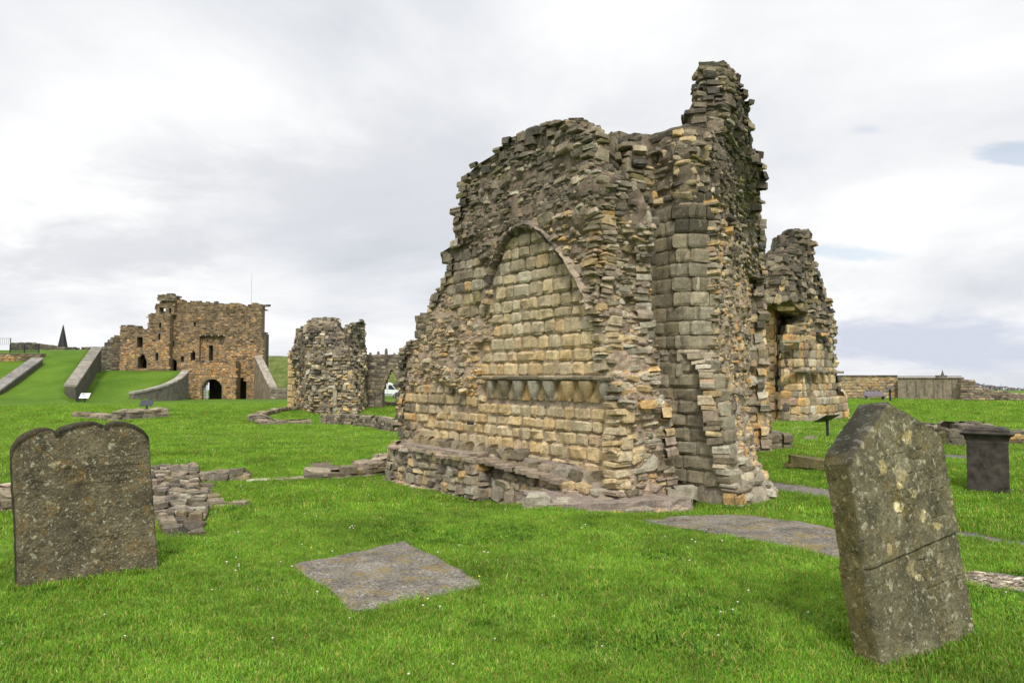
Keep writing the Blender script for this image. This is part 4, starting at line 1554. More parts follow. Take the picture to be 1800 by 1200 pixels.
# ================================================================== low walls
def low_wall(name, label, pts, width, h, Lr=(.2, .45), Hr=(.1, .17), col=None, pick=60, mat=None, taper=None, base_off=.0, tmpl='A', rough=.06, core=(.2, .17, .14), group=None, rd=.35):
    """pts: [(x, y)] centre line; height h(t) above the ground"""
    mat = mat or M_NEAR
    pts = np.array(pts, float)
    d = np.r_[0, np.cumsum(np.linalg.norm(np.diff(pts, axis=0), axis=1))]
    n = max(2, int(d[-1] / .4) + 1)
    t = np.linspace(0, d[-1], n)
    c = np.stack([np.interp(t, d, pts[:, 0]), np.interp(t, d, pts[:, 1])], -1)
    tg = np.gradient(c, axis=0)
    tg /= np.linalg.norm(tg, axis=1)[:, None]
    nn = np.stack([tg[:, 1], -tg[:, 0]], -1)
    col = col or (lambda P: blend([(1.3, GREY), (.8, PALE), (.6, PINK), (.5, DARK)]) * .9)
    b = (float(pts[:, 0].mean()), float(pts[:, 1].mean()), gz(pts[:, 0].mean(), pts[:, 1].mean()))
    th = thing(name, label, 'wall', b, group)
    w = (width if callable(width) else (lambda s: width))
    hh = (h if callable(h) else (lambda s: h))
    V, Fq = [], []
    S = Stones()
    for i in range(n):
        s = t[i] / d[-1]
        hw = w(s) / 2 - .04
        z = gz(*c[i])
        for k, (o, dz) in enumerate(((-1.08, -.3), (-1, hh(s) - .04), (1, hh(s) - .04), (1.08, -.3))):
            p = c[i] + nn[i] * hw * -o
            V.append((p[0] - b[0], p[1] - b[1], z + dz - b[2]))
    for i in range(n - 1):
        for k in range(3):
            Fq.append((i * 4 + k, i * 4 + k + 1, (i + 1) * 4 + k + 1, (i + 1) * 4 + k))
    V = np.array(V)
    me = mesh_np('core', V, [np.array(Fq)[:, ::-1], np.array([[0, 1, 2, 3]]), np.array([[(n - 1) * 4 + k for k in (3, 2, 1, 0)]])], np.tile(core, (len(V), 1)))
    link('core', me, mat, th)
    EXCL.append([tuple(c[i] + nn[i] * w(t[i] / d[-1]) / 2) for i in range(n)] + [tuple(c[i] - nn[i] * w(t[i] / d[-1]) / 2) for i in range(n)][::-1])
    # faces
    for side in (-1, 1):
        zc = -.05
        while zc < max(hh(k / 10) for k in range(11)):
            ch = rng.uniform(*Hr)
            s = 0.0
            while s < d[-1]:
                L = rng.uniform(*Lr)
                m_ = min(s + L / 2, d[-1])
                s += L + .015
                f = m_ / d[-1]
                if zc + ch * .6 > hh(f):
                    continue
                q = np.array([np.interp(m_, t, c[:, 0]), np.interp(m_, t, c[:, 1])])
                i = min(int(m_ / d[-1] * (n - 1)), n - 1)
                u_, n_ = tg[i] * side, nn[i] * side
                # outward normal must be right of u
                q = q + n_ * (w(f) / 2 + rng.uniform(-.02, .02))
                S.add((q[0], q[1], gz(*q) + zc + ch / 2), (u_[0], u_[1], 0), (0, 0, 1), (n_[0], n_[1], 0), L, ch - .01, .15, rd, rough, .013, rng.uniform(-.15, .15), rng.uniform(-.1, .1), 0, col((q[0], q[1], zc)))
            zc += ch
    # ends
    for e, sg in ((0, -1), (n - 1, 1)):
        for k in range(max(1, int(w(e / (n - 1)) / .28))):
            o = ((k + .5) / max(1, int(w(e / (n - 1)) / .28)) - .5) * w(e / (n - 1))
            q = c[e] + nn[e] * o
            hz = hh(e / (n - 1))
            S.add((q[0] + tg[e][0] * sg * .02, q[1] + tg[e][1] * sg * .02, gz(*q) + hz / 2 - .03), (-sg * nn[e][0] * 1.0, -sg * nn[e][1] * 1.0, 0), (0, 0, 1), (sg * tg[e][0], sg * tg[e][1], 0), .27, hz + .02, .2, .4, rough, .02, 0, 0, 0, col((q[0], q[1], 0)))
    # top
    s = 0.0
    while s < d[-1]:
        L = rng.uniform(*Lr)
        m_ = min(s + L / 2, d[-1])
        f = m_ / d[-1]
        i = min(int(f * (n - 1)), n - 1)
        W_ = w(f)
        kx = max(1, int(round(W_ / rng.uniform(*Lr))))
        for k in range(kx):
            o = ((k + .5) / kx - .5) * W_ + rng.uniform(-.02, .02)
            q = np.array([np.interp(m_, t, c[:, 0]), np.interp(m_, t, c[:, 1])]) + nn[i] * o + tg[i] * rng.uniform(-.05, .05)
            z = gz(*q) + hh(f) + rng.uniform(-.03, .05)
            r_ = rng.uniform(-.25, .25)
            u_ = tg[i] * math.cos(r_) + nn[i] * math.sin(r_)
            v_ = np.array([-u_[1], u_[0]])
            S.add((q[0], q[1], z), (*u_, 0), (*v_, 0), (0, 0, 1), L, W_ / kx - .01, .12, rd, rough, .013, rng.uniform(-.15, .15), rng.uniform(-.15, .15), 0, col((q[0], q[1], z)))
        s += L + .01
    stones_out(S.arr(), th, b, mat, pick=pick, tmpl=tmpl, stuff='small_stones')
    return th


# near left foundations
low_wall('foundation_wall', 'low broken foundation wall of rough flat stones running out from behind the broad round-topped gravestone', [GP(306, 804), GP(302, 850), GP(318, 895), GP(334, 940)], lambda s: .95 - .2 * s if s < .7 else max(.82 - (s - .7) * 1.6, .3),
         lambda s: .17 * (1 - s) ** .8 + .02 + .04 * math.sin(s * 9), (.09, .28), (.05, .09), lambda P: blend([(.6, PINK), (1.6, GREY), (.4, PALE), (1.0, DARK)]) * .72, 200)
low_wall('foundation_apron', 'flat grey paving strip beside the low foundation wall, ending in a corner on the grass', [GP(358, 824), GP(372, 858), GP(386, 894)], lambda s: .38 + .38 * s, .03, (.12, .36), (.04, .06),
         lambda P: blend([(.5, PINK), (1.5, GREY)]) * .6, 80)
low_wall('block_wall', 'short dark wall of square blocks crossing the lawn beyond the gravestone, end block tallest', [GP(308, 813), GP(380, 817), GP(436, 814)], .5, lambda s: .2, (.24, .36), (.19, .22),
         lambda P: blend([(1.8, DARK), (1, GREY)]) * .95, 40, rd=.2)
low_wall('kerb_stones', 'thin line of flush kerb stones joining two low walls on the lawn', [GP(436, 818), GP(500, 816), GP(545, 812)], .3, .035, (.3, .6), (.05, .06), None, 20)
low_wall('low_square_block', 'single square dark block at the end of the low wall nearest the big ruin', [GP(538, 812), GP(568, 811)], .42, .19, (.4, .45), (.18, .2), lambda P: DARK() * 1.2, 10)
low_wall('stepped_low_wall', 'low wall stepping up from the square block to the foot of the big ruin', [GP(572, 811), GP(625, 808), GP(690, 800)], .5, lambda s: .08 + .28 * s, (.28, .5), (.09, .13), lambda P: blend([(1, PINK), (1.4, GREY)]) * .85, 40)
low_wall('left_foundation', 'low grey foundation wall at the left edge, passing behind the broad round-topped gravestone', [GP(-60, 905), GP(25, 897), GP(60, 893)], .45, lambda s: .16 + .02 * s, (.25, .5), (.09, .12), lambda P: GREY(), 20)
low_wall('left_upright_stone', 'small pale upright stone at the left edge just left of the broad gravestone', [GP(14, 842), GP(30, 840)], .28, .27, (.25, .3), (.26, .28), lambda P: PINK() * 1.1, 6)
# farther ones
low_wall('far_low_wall', 'low ragged wall on the lawn below the dark information board', [GP(142, 736, -.85), GP(215, 739, -.85), GP(240, 738, -.85), GP(285, 736, -.85)], .9, lambda s: .30 if s < .6 else .52, (.35, .8), (.14, .22), lambda P: blend([(1, PINK), (1.4, GREY), (.5, DARK)]) * .85, 40, M_MID)
low_wall('curved_low_wall', 'curved low rubble wall on the lawn in front of the notched chapel ruin', [GP(545, 722, -.62), GP(492, 726, -.66), GP(448, 735, -.75), GP(480, 744, -.8), GP(545, 742, -.8)], .8, .22, (.3, .7), (.12, .2), lambda P: blend([(1, PINK), (1.4, GREY), (.5, DARK)]) * .85, 60, M_MID)
low_wall('rubble_low_wall', 'longer rubble wall running from the notched chapel ruin to the big ruin', [GP(578, 742, -.8), GP(630, 744, -.72), GP(668, 750, -.7), GP(712, 762, -.6)], .9, lambda s: .55 - .1 * s, (.3, .6), (.13, .22), lambda P: blend([(.7, PINK), (1.4, GREY), (.8, DARK)]) * .85, 80, M_MID)
low_wall('sill_stones', 'dark sill of stones under the pointed archway', [GP(640, 716, -.7), GP(697, 716, -.7)], 1.0, .35, (.5, .9), (.3, .35), lambda P: DARK() * 1.1, 12, M_MID)
low_wall('dark_low_slab', 'long low dark slab of layered stone lying on the grass left of the leaning gravestone', [GP(1388, 822), GP(1430, 826), GP(1475, 829)], .55, .17, (.8, 1.3), (.07, .09), lambda P: DARK() * .85, 14, rough=.04)
low_wall('right_low_wall', 'low stone wall running behind the pedestal tomb on the right', [GP(1725, 778), GP(1800, 776), GP(1900, 775)], .45, lambda s: .30 if s < .5 else .5, (.3, .6), (.14, .2), lambda P: blend([(1, BUFF), (1.2, GREY), (1, DARK)]) * .85, 40)
low_wall('right_block_pier', 'stepped group of squared blocks behind the pedestal tomb, one block on top', [GP(1655, 783), GP(1722, 783)], .5, lambda s: .50 if s > .2 else .38, (.3, .42), (.2, .25), lambda P: blend([(1, BUFF), (1, GREY), (1.4, DARK)]) * .9, 40)
low_wall('right_rubble_line', 'low reddish rubble line between the leaning gravestone and the stepped blocks', [GP(1570, 752, -.04), GP(1610, 762, -.04), GP(1660, 772, -.02)], .5, .28, (.25, .5), (.1, .15), lambda P: blend([(1.5, PINK), (1, GREY), (.6, DARK)]) * .85, 40)
tb = MB()
bx, by = GP(1709, 783)
bw = .15
tb.box(-bw, bw, -bw, bw, 0, .16)
o = tb.build('loose_block', M_NEAR, None, .02)
o.location = (bx, by + .05, gz(bx, by) + .42)
tint_all(o, (.11, .095, .075))
tag(o, 'single squared block resting on top of the stepped blocks behind the pedestal tomb', 'stone block')
low_wall('kerb_line', 'thin dark kerb line crossing the grass in front of the isolated ochre pier', [GP(1350, 753), GP(1420, 750), GP(1500, 747)], .12, .03, (.5, .9), (.05, .06), lambda P: GREY(), 10)

# ================================================================== paths
tag(sheet('path', [GP(1330, 838), GP(1400, 848), GP(1480, 862), GP(1560, 880)], [GP(1330, 848), GP(1400, 860), GP(1470, 875), GP(1560, 898)], M_GRAVEL), kind='structure', label='pale gravel path between the ruin and the leaning gravestone')
tag(sheet('path_strip', [GP(1650, 925), GP(1740, 939), GP(1830, 954)], [GP(1650, 936), GP(1740, 951), GP(1830, 970)], M_SLABPATH), kind='structure', label='narrow grey path strip at the right edge')
tag(sheet('far_path_strip', [GP(1640, 799), GP(1720, 802)], [GP(1640, 806), GP(1720, 811)], M_SLABPATH), kind='structure', label='short grey path behind the pedestal tomb')
tag(sheet('stony_strip', [GP(1670, 997), GP(1740, 1002), GP(1830, 1012)], [GP(1670, 1020), GP(1740, 1030), GP(1830, 1042)], M_GRAVEL), kind='structure', label='strip of exposed stones in the grass at the right edge')
S = Stones()
for k in range(420):
    t = rng.rand()
    px = 1670 + t * 150
    py = 999 + t * 14 + rng.rand() * 24
    x, y = GP(px, py)
    a = rng.uniform(-.5, .5)
    S.add((x, y, gz(x, y) + .018), (math.cos(a), math.sin(a), 0), (-math.sin(a), math.cos(a), 0), (0, 0, 1), rng.uniform(.04, .12), rng.uniform(.03, .06), .03, .6, .1, .012, 0, 0, 0, blend([(1, PALE), (1, PINK), (1, DARK)]))
A_ = S.arr()
P_, Fc_ = stones_geo(A_, 'B')
nv_ = P_.shape[1]
me = mesh_np('gravel_stones', P_.reshape(-1, 3), (Fc_[None] + (np.arange(len(P_)) * nv_)[:, None, None]).reshape(-1, 4), np.repeat(A_[:, 21:24], nv_, axis=0))
tag(link('gravel', me, M_NEAR), kind='stuff', label='loose pale stones on the bare strip at the right edge')
x_, y_ = GP(700, 800)
tag(sheet('bare_earth', [fW(8.3, .5), fW(5.2, .62), fW(3.4, .5)], [fW(8.3, 1.15), fW(5.3, .82), fW(3.3, .75)], gravel_mat('bare_earth', (.17, .13, .10), (.25, .20, .16), 30), .012, 24, 5, .12), kind='structure', label='strip of bare earth along the foot of the arch wall')
rp = MB()
rp.box(X(345, 118), X(385, 118), 113, 240, -2.4, -1.55)
tag(rp.build('road', M_ROAD), kind='structure', label='pale road seen through the castle gate')


# ledger slabs -------------------------------------------------------------
def ledger(name, label, corners, h=.05):
    c = np.array(corners, float)
    n, m = 26, 18
    ctr = c.mean(0)
    base = (float(ctr[0]), float(ctr[1]), gz(*ctr))
    V = []
    zc = np.array([gz(*p) for p in c])
    for i in range(n):
        for j in range(m):
            u_, v_ = i / (n - 1), j / (m - 1)
            w = np.array([(1 - u_) * (1 - v_), u_ * (1 - v_), u_ * v_, (1 - u_) * v_])
            e = min(u_, 1 - u_, v_, 1 - v_)
            p = w @ c
            p = p + .03 * np.array([vnoise(p[0] * 3, p[1] * 3, 1), vnoise(p[0] * 3, p[1] * 3, 2)]).ravel() * (1 if e == 0 else .4)
            z = gz(*p) + h + .010 * float(fbm(p[0] * 4, p[1] * 4, 2, 3)) - (.02 if e == 0 else 0)
            V.append((p[0] - base[0], p[1] - base[1], z - base[2]))
    Fq = [(i * m + j, i * m + j + 1, (i + 1) * m + j + 1, (i + 1) * m + j) for i in range(n - 1) for j in range(m - 1)]
    rim = [i * m for i in range(n)] + [(n - 1) * m + j for j in range(1, m)] + [i * m + m - 1 for i in range(n - 2, -1, -1)] + [j for j in range(m - 2, 0, -1)]
    k0 = len(V)
    for r_ in rim:
        V.append((V[r_][0], V[r_][1], V[r_][2] - .15))
    L = len(rim)
    Fq += [(rim[k], k0 + k, k0 + (k + 1) % L, rim[(k + 1) % L]) for k in range(L)]
    Vn = np.array(V)
    me = mesh_np(name, Vn, np.array(Fq), None, False)
    o = link(name, me, M_LEDGER)
    o.location = base
    import bmesh
    bm = bmesh.new()
    bm.from_mesh(me)
    bmesh.ops.recalc_face_normals(bm, faces=bm.faces)
    bm.to_mesh(me)
    bm.free()
    cc = c.mean(0)
    EXCL.append([tuple(cc + (p - cc) * .955) for p in c])
    LOWEDGE.append(len(EXCL) - 1)
    return tag(o, label, 'gravestone')


LOWEDGE = []
ledger('ledger_stone', 'flat worn ledger slab lying alone in the grass in the middle of the near lawn', [GP(627, 1069), GP(858, 1021), GP(714, 947), GP(518, 987)], .035)
ledger('ledger_stone', 'long flat grave slab in the grass between the big ruin and the leaning gravestone', [(3.0, 6.30), (3.9, 7.0), GP(1252, 890), GP(1126, 912)], .035)
fl = ledger('flat_stone', 'small pale flat stone in the grass beside the lectern sign near the far pier', [GP(1408, 770), GP(1436, 770), GP(1440, 765), GP(1410, 765)], .04)
fl['category'] = 'stone'


# ================================================================== gravestones
def relief_stone(name, label, mat, base, w_dir, outline, th, lean=(0, 0), engr=None, nx=190, nz=230, ztint=None, bevel=.02):
    """outline: function s->top height for s in 0..W plus left/right edge functions; a slab with a displaced front"""
    left, right, top = outline
    W_ = 1.0
    u = np.array([w_dir[0], w_dir[1], 0])
    u /= np.linalg.norm(u)
    n = np.array([u[1], -u[0], 0])       # towards the viewer
    roll, back = lean
    up = np.array([0, 0, 1.0])
    up = up * math.cos(roll) - u * math.sin(roll)
    u2 = u * math.cos(roll) + np.array([0, 0, 1.0]) * math.sin(roll)
    up2 = up * math.cos(back) - n * math.sin(back)
    n2 = np.cross(u2, up2)
    U = np.linspace(0, 1, nx)
    T = np.linspace(0, 1, nz)
    UU, TT = np.meshgrid(U, T)
    s_bottom = left(0) + (right(0) - left(0)) * UU
    # height limited by the top outline, edges depend on height
    zt = top(UU)
    zz_ = -.12 + (zt + .12) * TT
    s = left(zz_) + (right(zz_) - left(zz_)) * UU
    e = np.minimum(np.minimum(s - left(zz_), right(zz_) - s), (zt - zz_))
    c = -bevel * (1 - np.clip(e / bevel, 0, 1)) ** 2
    c = c + .0035 * fbm(s * 14, zz_ * 14, 1.0, 4) + .004 * fbm(s * 3, zz_ * 3, 4.0, 2)
    c = c + .0022 * fbm(s * 60, zz_ * 60, 8.0, 2)
    if engr is not None:
        c = c + engr(s, zz_)
    b0 = np.array(base)
    front = u2 * s[..., None] + up2 * zz_[..., None] + n2 * c[..., None]
    V = front.reshape(-1, 3)
    i = np.arange(nz - 1)[:, None] * nx
    j = np.arange(nx - 1)[None, :]
    q = np.stack([i + j, i + j + 1, i + nx + j + 1, i + nx + j], -1).reshape(-1, 4)
    # rim back
    rim = [k * nx for k in range(nz)] + [(nz - 1) * nx + k for k in range(1, nx)] + [k * nx + nx - 1 for k in range(nz - 2, -1, -1)]
    rim = np.array(rim)
    rv = V[rim]
    S_all = [V]
    Fs = [q]
    prev = rim
    base_n = len(V)
    nseg = 6
    for k in range(1, nseg + 1):
        f = k / nseg
        wob = .003 * fbm(rv[:, 0] * 20 + k, rv[:, 1] * 20, rv[:, 2] * 20, 2)
        nvv = rv - n2 * (th * f) + n2 * bevel * 0 + (u2 * wob[:, None])
        S_all.append(nvv)
        cur = np.arange(base_n, base_n + len(rim))
        base_n += len(rim)
        a, b_ = prev[:-1], prev[1:]
        c1, d1 = cur[:-1], cur[1:]
        Fs.append(np.stack([a, b_, d1, c1], -1))
        prev = cur
    # plain back
    ctr = S_all[-1].mean(0)
    S_all.append(ctr[None])
    ci = base_n
    Fs.append(np.stack([prev[:-1], prev[1:], np.full(len(prev) - 1, ci)], -1))
    Vt = np.vstack(S_all)
    hgt = Vt[:, 2]
    tint = np.ones((len(Vt), 3))
    if ztint is not None:
        tint = ztint(Vt, s.reshape(-1), zz_.reshape(-1), e.reshape(-1), (zt - zz_).reshape(-1))
    me = mesh_np(name, Vt, Fs, tint, False)
    o = link(name, me, mat)
    o.location = base
    EXCL.append([tuple((b0 + u * left(0) + n * .0)[:2]), tuple((b0 + u * right(0))[:2]), tuple((b0 + u * right(0) - n * th)[:2]), tuple((b0 + u * left(0) - n * th)[:2])])
    return tag(o, label, 'gravestone')


# left stone
gl = np.array([*GP(45, 1034), 0.0])
gr_ = np.array([*GP(290, 995), 0.0])
gl[2] = gz(*gl[:2]) - .02
wd = (gr_ - gl)[:2]
Wl = float(np.linalg.norm(wd))
wdu = wd / Wl


def on_plane(px, py, o, u_):
    k = (px - 900) / F
    s = (k * o[1] - o[0]) / (u_[0] - k * u_[1])
    return s, Z(py, o[1] + u_[1] * s) - o[2]


GLt = np.array([on_plane(px, py, gl, wdu) for px, py in [(27, 803), (30, 785), (37, 773), (50, 763), (70, 754), (88, 752), (97, 754), (103, 760), (107, 758), (116, 751), (135, 745), (158, 741), (172, 741), (185, 746), (193, 752), (196, 745), (206, 741), (222, 741), (240, 746), (255, 755), (264, 766), (267, 785)]])
gl_left = np.array([on_plane(px, py, gl, wdu) for px, py in [(46, 1060), (39, 930), (32, 860), (27, 800)]])
gl_right = np.array([on_plane(px, py, gl, wdu) for px, py in [(291, 1020), (282, 930), (274, 850), (268, 790)]])
gl_left = gl_left[np.argsort(gl_left[:, 1])]
gl_right = gl_right[np.argsort(gl_right[:, 1])]
tl0, tl1 = GLt[0, 0], GLt[-1, 0]


def strokes(rows, seed, slant=0.0, depth=.0035):
    """worn capitals: short upright strokes in lines. rows: (z, s0, s1, letter height)"""
    r_ = np.random.RandomState(seed)
    segs = []
    for z, s0, s1, lh in rows:
        s = s0
        while s < s1:
            w = lh * r_.uniform(.5, .75)
            ty = r_.randint(6)
            if ty in (0, 1, 2):
                segs.append((s, z, s, z + lh))
            if ty in (1, 3):
                segs.append((s, z, s + w, z + lh))
            if ty in (2, 4):
                segs.append((s, z + lh, s + w, z))
            if ty in (0, 4):
                segs.append((s + w, z, s + w, z + lh))
            if ty in (3, 5):
                segs.append((s, z + lh, s + w, z + lh))
                segs.append((s + w * .5, z, s + w * .5, z + lh))
            if ty == 2:
                segs.append((s, z, s + w, z))
            s += w + lh * (.28 if r_.rand() > .15 else .8)

    def f(s, z):
        out = np.zeros_like(s)
        for (a0, b0, a1, b1) in segs:
            lo, hi = min(b0, b1) - .01, max(b0, b1) + .01
            m = (z > lo) & (z < hi) & (s > min(a0, a1) - .01) & (s < max(a0, a1) + .01)
            if not m.any():
                continue
            sa, za = s[m], z[m]
            dx, dz = a1 - a0, b1 - b0
            t = np.clip(((sa - a0) * dx + (za - b0) * dz) / (dx * dx + dz * dz), 0, 1)
            d = np.hypot(sa - a0 - t * dx, za - b0 - t * dz)
            out[m] -= depth * np.clip(1.3 - d / .006, 0, 1)
        return np.maximum(out, -depth * 1.5)
    return f


gh = float(np.interp(.5, [0, 1], [1.1, 1.1]))
eL = strokes([(.93, .28, .8, .035), (.86, .25, .85, .03), (.80, .3, .8, .03), (.74, .35, .75, .026), (.30, .38, .75, .03)], 3, depth=.004)
M_GL = grave_mat('lichened_gravestone', (.065, .058, .04), (.135, .115, .072), (.22, .19, .115), (.24, .155, .05), 26)


def tintL(Vt, sf, zf, ef, tf):
    e = np.ones((len(Vt), 3))
    z = Vt[:, 2]
    e *= (1 + .12 * vnoise(Vt[:, 0] * 5, Vt[:, 1] * 5, z * 5))[:, None]
    # black crust on the top edge and sides, a cleaner greyer foot
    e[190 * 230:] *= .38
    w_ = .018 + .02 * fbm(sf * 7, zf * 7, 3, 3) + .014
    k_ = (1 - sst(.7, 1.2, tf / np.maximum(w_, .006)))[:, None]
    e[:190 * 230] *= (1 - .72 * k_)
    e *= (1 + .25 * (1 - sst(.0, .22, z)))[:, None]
    return e


relief_stone('gravestone', 'broad upright gravestone with a three-lobed round top, crusted with yellow and white lichen', M_GL, tuple(gl), wdu,
             (lambda z: np.interp(z, gl_left[:, 1], gl_left[:, 0]), lambda z: np.interp(z, gl_right[:, 1], gl_right[:, 0]),
              lambda U: np.interp(tl0 + (tl1 - tl0) * U, GLt[:, 0], GLt[:, 1])), .13, (0, 0), eL, ztint=tintL, bevel=.022)

# right leaning stone
gr0 = np.array([*GP(1546, 1174), 0.0])
gr1 = np.array([*GP(1704, 1116), 0.0])
gr0[2] = gz(*gr0[:2]) - .01
wr_ = (gr1 - gr0)[:2]
Wr = float(np.linalg.norm(wr_))
eR1 = strokes([(1.03, .40, .72, .085), (.93, .32, .82, .06), (.86, .28, .55, .05), (.80, .3, .85, .055), (.70, .35, .82, .085), (.44, .38, .85, .05), (.37, .34, .88, .055), (.26, .28, .86, .062)], 9, depth=.007)


def engR(s, z):
    c = eR1(s, z)
    # the face above the horizontal break stands a little proud; hollow border moulding
    brk = .555 + .035 * (s / Wr - .5)
    c = c + .014 * sst(-.006, .006, z - brk) - .012 * np.exp(-((z - brk) / .007) ** 2)
    e = np.minimum(s, Wr - s)
    c = c - .005 * np.exp(-((e - .07) / .012) ** 2) * (z > .6)
    # carved swags under the peak
    for (cs, cz, rr) in ((Wr * .36, 1.14, .12), (Wr * .66, 1.16, .12)):
        d = np.hypot(s - cs, (z - cz) * 1.2)
        c = c - .006 * np.exp(-((d - rr) / .009) ** 2) * (z < cz + .05)
    return c


M_GR = grave_mat('olive_gravestone', (.075, .07, .042), (.15, .138, .082), (.25, .23, .14), (.22, .17, .06), 15)


def tintR(Vt, sf, zf, ef, tf):
    e = np.ones((len(Vt), 3))
    z = Vt[:, 2]
    nf = 190 * 230
    side = np.arange(len(Vt)) >= nf
    black = sst(1.0, 1.22, z)[:, None]
    e = np.where(side[:, None], e * (1 - black) * np.array([.85, .8, .6]) + black * np.array([.33, .34, .40]), e)
    foot_ = (1 - sst(.0, .14, z + .04 * vnoise(Vt[:, 0] * 9, Vt[:, 1] * 9)))[:, None]
    k_ = (1 - sst(.012, .03, tf))[:, None]
    e[:190 * 230] = e[:190 * 230] * (1 - k_) + k_ * np.array([.4, .4, .45])
    for (cs, cz, rr) in ((.60, 1.20, .05), (.30, 1.06, .042), (.42, .93, .035), (.55, .88, .03), (.62, .73, .04), (.38, .82, .028), (.42, .47, .042), (.47, .40, .022), (.22, .62, .03), (.75, .66, .03)):
        d = np.hypot(sf - cs * Wr, zf - cz) + .018 * fbm(sf * 22, zf * 22, cs * 9, 3)
        m = (1 - sst(rr * .8, rr * 1.05, d))[:, None]
        e[:190 * 230] = e[:190 * 230] * (1 - m) + m * np.array([2.5, 2.35, 2.0])
    return e * (1 + .55 * foot_)


prof = np.array([(0, 1.12), (.03, 1.165), (.08, 1.20), (.46, 1.425), (.50, 1.425), (.93, 1.22), (.97, 1.185), (1, 1.14)])
relief_stone('gravestone', 'tall leaning gravestone with pointed gable top and cracked olive lichened face', M_GR, tuple(gr0), wr_ / Wr,
             (lambda z: 0 * np.asarray(z, float), lambda z: Wr + 0 * np.asarray(z, float), lambda U: np.interp(U, prof[:, 0], prof[:, 1])), .15, (R(4.1), R(7.2)), engR, ztint=tintR, bevel=.03)

# pedestal tomb ------------------------------------------------------------
pcx, pcy = GP(1765, 868)
PTb = (pcx - .064, pcy + .314, gz(pcx, pcy))
pt = thing('pedestal_tomb', 'dark square pedestal tomb with moulded cornice cap, standing alone on the right lawn', 'tomb', PTb)
M_TOMB = plain('dark_tomb_stone', (.052, .044, .036), .9, 0, .6, 9)
rot = math.atan2(.56, .83)


def ring(sz, z):
    hx, hy = .25 * sz, .25 * sz
    out = []
    for sx, sy in ((-1, -1), (1, -1), (1, 1), (-1, 1)):
        x, y = sx * hx, sy * hy
        a = -R(33.5)
        out.append((x * math.cos(a) - y * math.sin(a), x * math.sin(a) + y * math.cos(a), z))
    return out


def lath(name, prof_, parent, mat):
    q = MB()
    vs = []
    for sz, z in prof_:
        vs += ring(sz, z)
    n = len(prof_)
    fs = [(i * 4 + j, i * 4 + (j + 1) % 4, (i + 1) * 4 + (j + 1) % 4, (i + 1) * 4 + j) for i in range(n - 1) for j in range(4)]
    fs += [(3, 2, 1, 0), tuple((n - 1) * 4 + j for j in range(4))]
    q.add(vs, fs)
    o = q.build(name, mat, parent, .006)
    tint_all(o, (1, 1, 1))
    return o


lath('shaft', [(1.0, -.15), (1.0, .06), (.985, .07), (.985, .68), (1.0, .69), (1.0, .735)], pt, M_TOMB)
lath('cornice', [(1.01, .735), (1.04, .76), (1.10, .79), (1.26, .815), (1.30, .835), (1.10, .84), (1.06, .85), (1.06, .885), (.80, .892), (.80, .905), (.76, .91)], pt, M_TOMB)
EXCL.append([(PTb[0] + v[0], PTb[1] + v[1]) for v in ring(1, 0)])


# ================================================================== signs
def lectern(name, label, x, y, w, dep, h, tilt, face, rot=0.0, post=.05, print_=False):
    b = (x, y, gz(x, y))
    t = thing(name, label, 'sign', b)
    t.rotation_euler = (0, 0, rot)
    q = MB()
    q.box(-post / 2, post / 2, -post / 2, post / 2, -.1, h - .02)
    q.build('post', M_DARKMETAL, t, .004)
    q = MB()
    c_, s_ = math.cos(tilt), math.sin(tilt)
    P = []
    for k in (0, .025):
        for sx, sy in ((-1, -1), (1, -1), (1, 1), (-1, 1)):
            P.append((sx * w / 2, sy * dep / 2 * c_ - k * s_, h + sy * dep / 2 * s_ + k * c_))
    q.hexa(P)
    q.build('panel', M_DARKMETAL if not face else face, t, .004)
    if print_:
        for (x0, x1, v0, v1) in print_:
            q = MB()
            P = []
            for k in (.026, .030):
                for xx, vv in ((x0, v0), (x1, v0), (x1, v1), (x0, v1)):
                    P.append((xx * w, vv * dep * c_ - k * s_, h + vv * dep * s_ + k * c_))
            q.hexa(P)
            q.build('printed_block', M_INK, t)
    return t


x, y = GP(1452, 767)
lectern('lectern_sign', 'small dark lectern sign seen from behind, left of the leaning gravestone', x, y, .62, .42, .52, R(-28), None, R(35), .055)
x, y = X(260, 47.5), 47.5
lectern('information_board', 'dark information board on a post beyond the low ragged wall', x, y, .86, .5, .52, R(50), M_PANEL, 0, .09)
x, y = X(151, 84), 84.0
lectern('information_board', 'white information panel on a post on the slope below the retaining wall', x, y, 1.1, .75, .75, R(50), M_WHITE, 0, .12, [(-.42, 0.0, .2, .36), (-.42, .4, -.02, .06), (-.42, .3, -.2, -.14)])
x, y = X(1563, 44), 44.0
lectern('lectern_sign', 'tall dark lectern sign by the end of the patched stone wall, far right', x, y, .8, .62, .78, R(-42), None, R(70), .1)

# bench against the far wall
bxx, byy = X(1537, 46.6), 46.6
bt = thing('bench', 'grey wooden bench in front of the far stone wall', 'bench', (bxx, byy, gz(bxx, byy)))
q = MB(); q.box(-.62, .62, -.22, .22, .27, .33); q.build('seat', M_WOOD, bt, .01)
q = MB(); q.hexa([(-.62, .18, .33), (.62, .18, .33), (.62, .24, .33), (-.62, .24, .33), (-.62, .26, .60), (.62, .26, .60), (.62, .32, .60), (-.62, .32, .60)]); q.build('backrest', M_WOOD, bt, .01)
for sx in (-.52, .52):
    q = MB(); q.box(sx - .05, sx + .05, -.2, .2, -.05, .27); q.build('leg', M_WOOD, bt, .01)

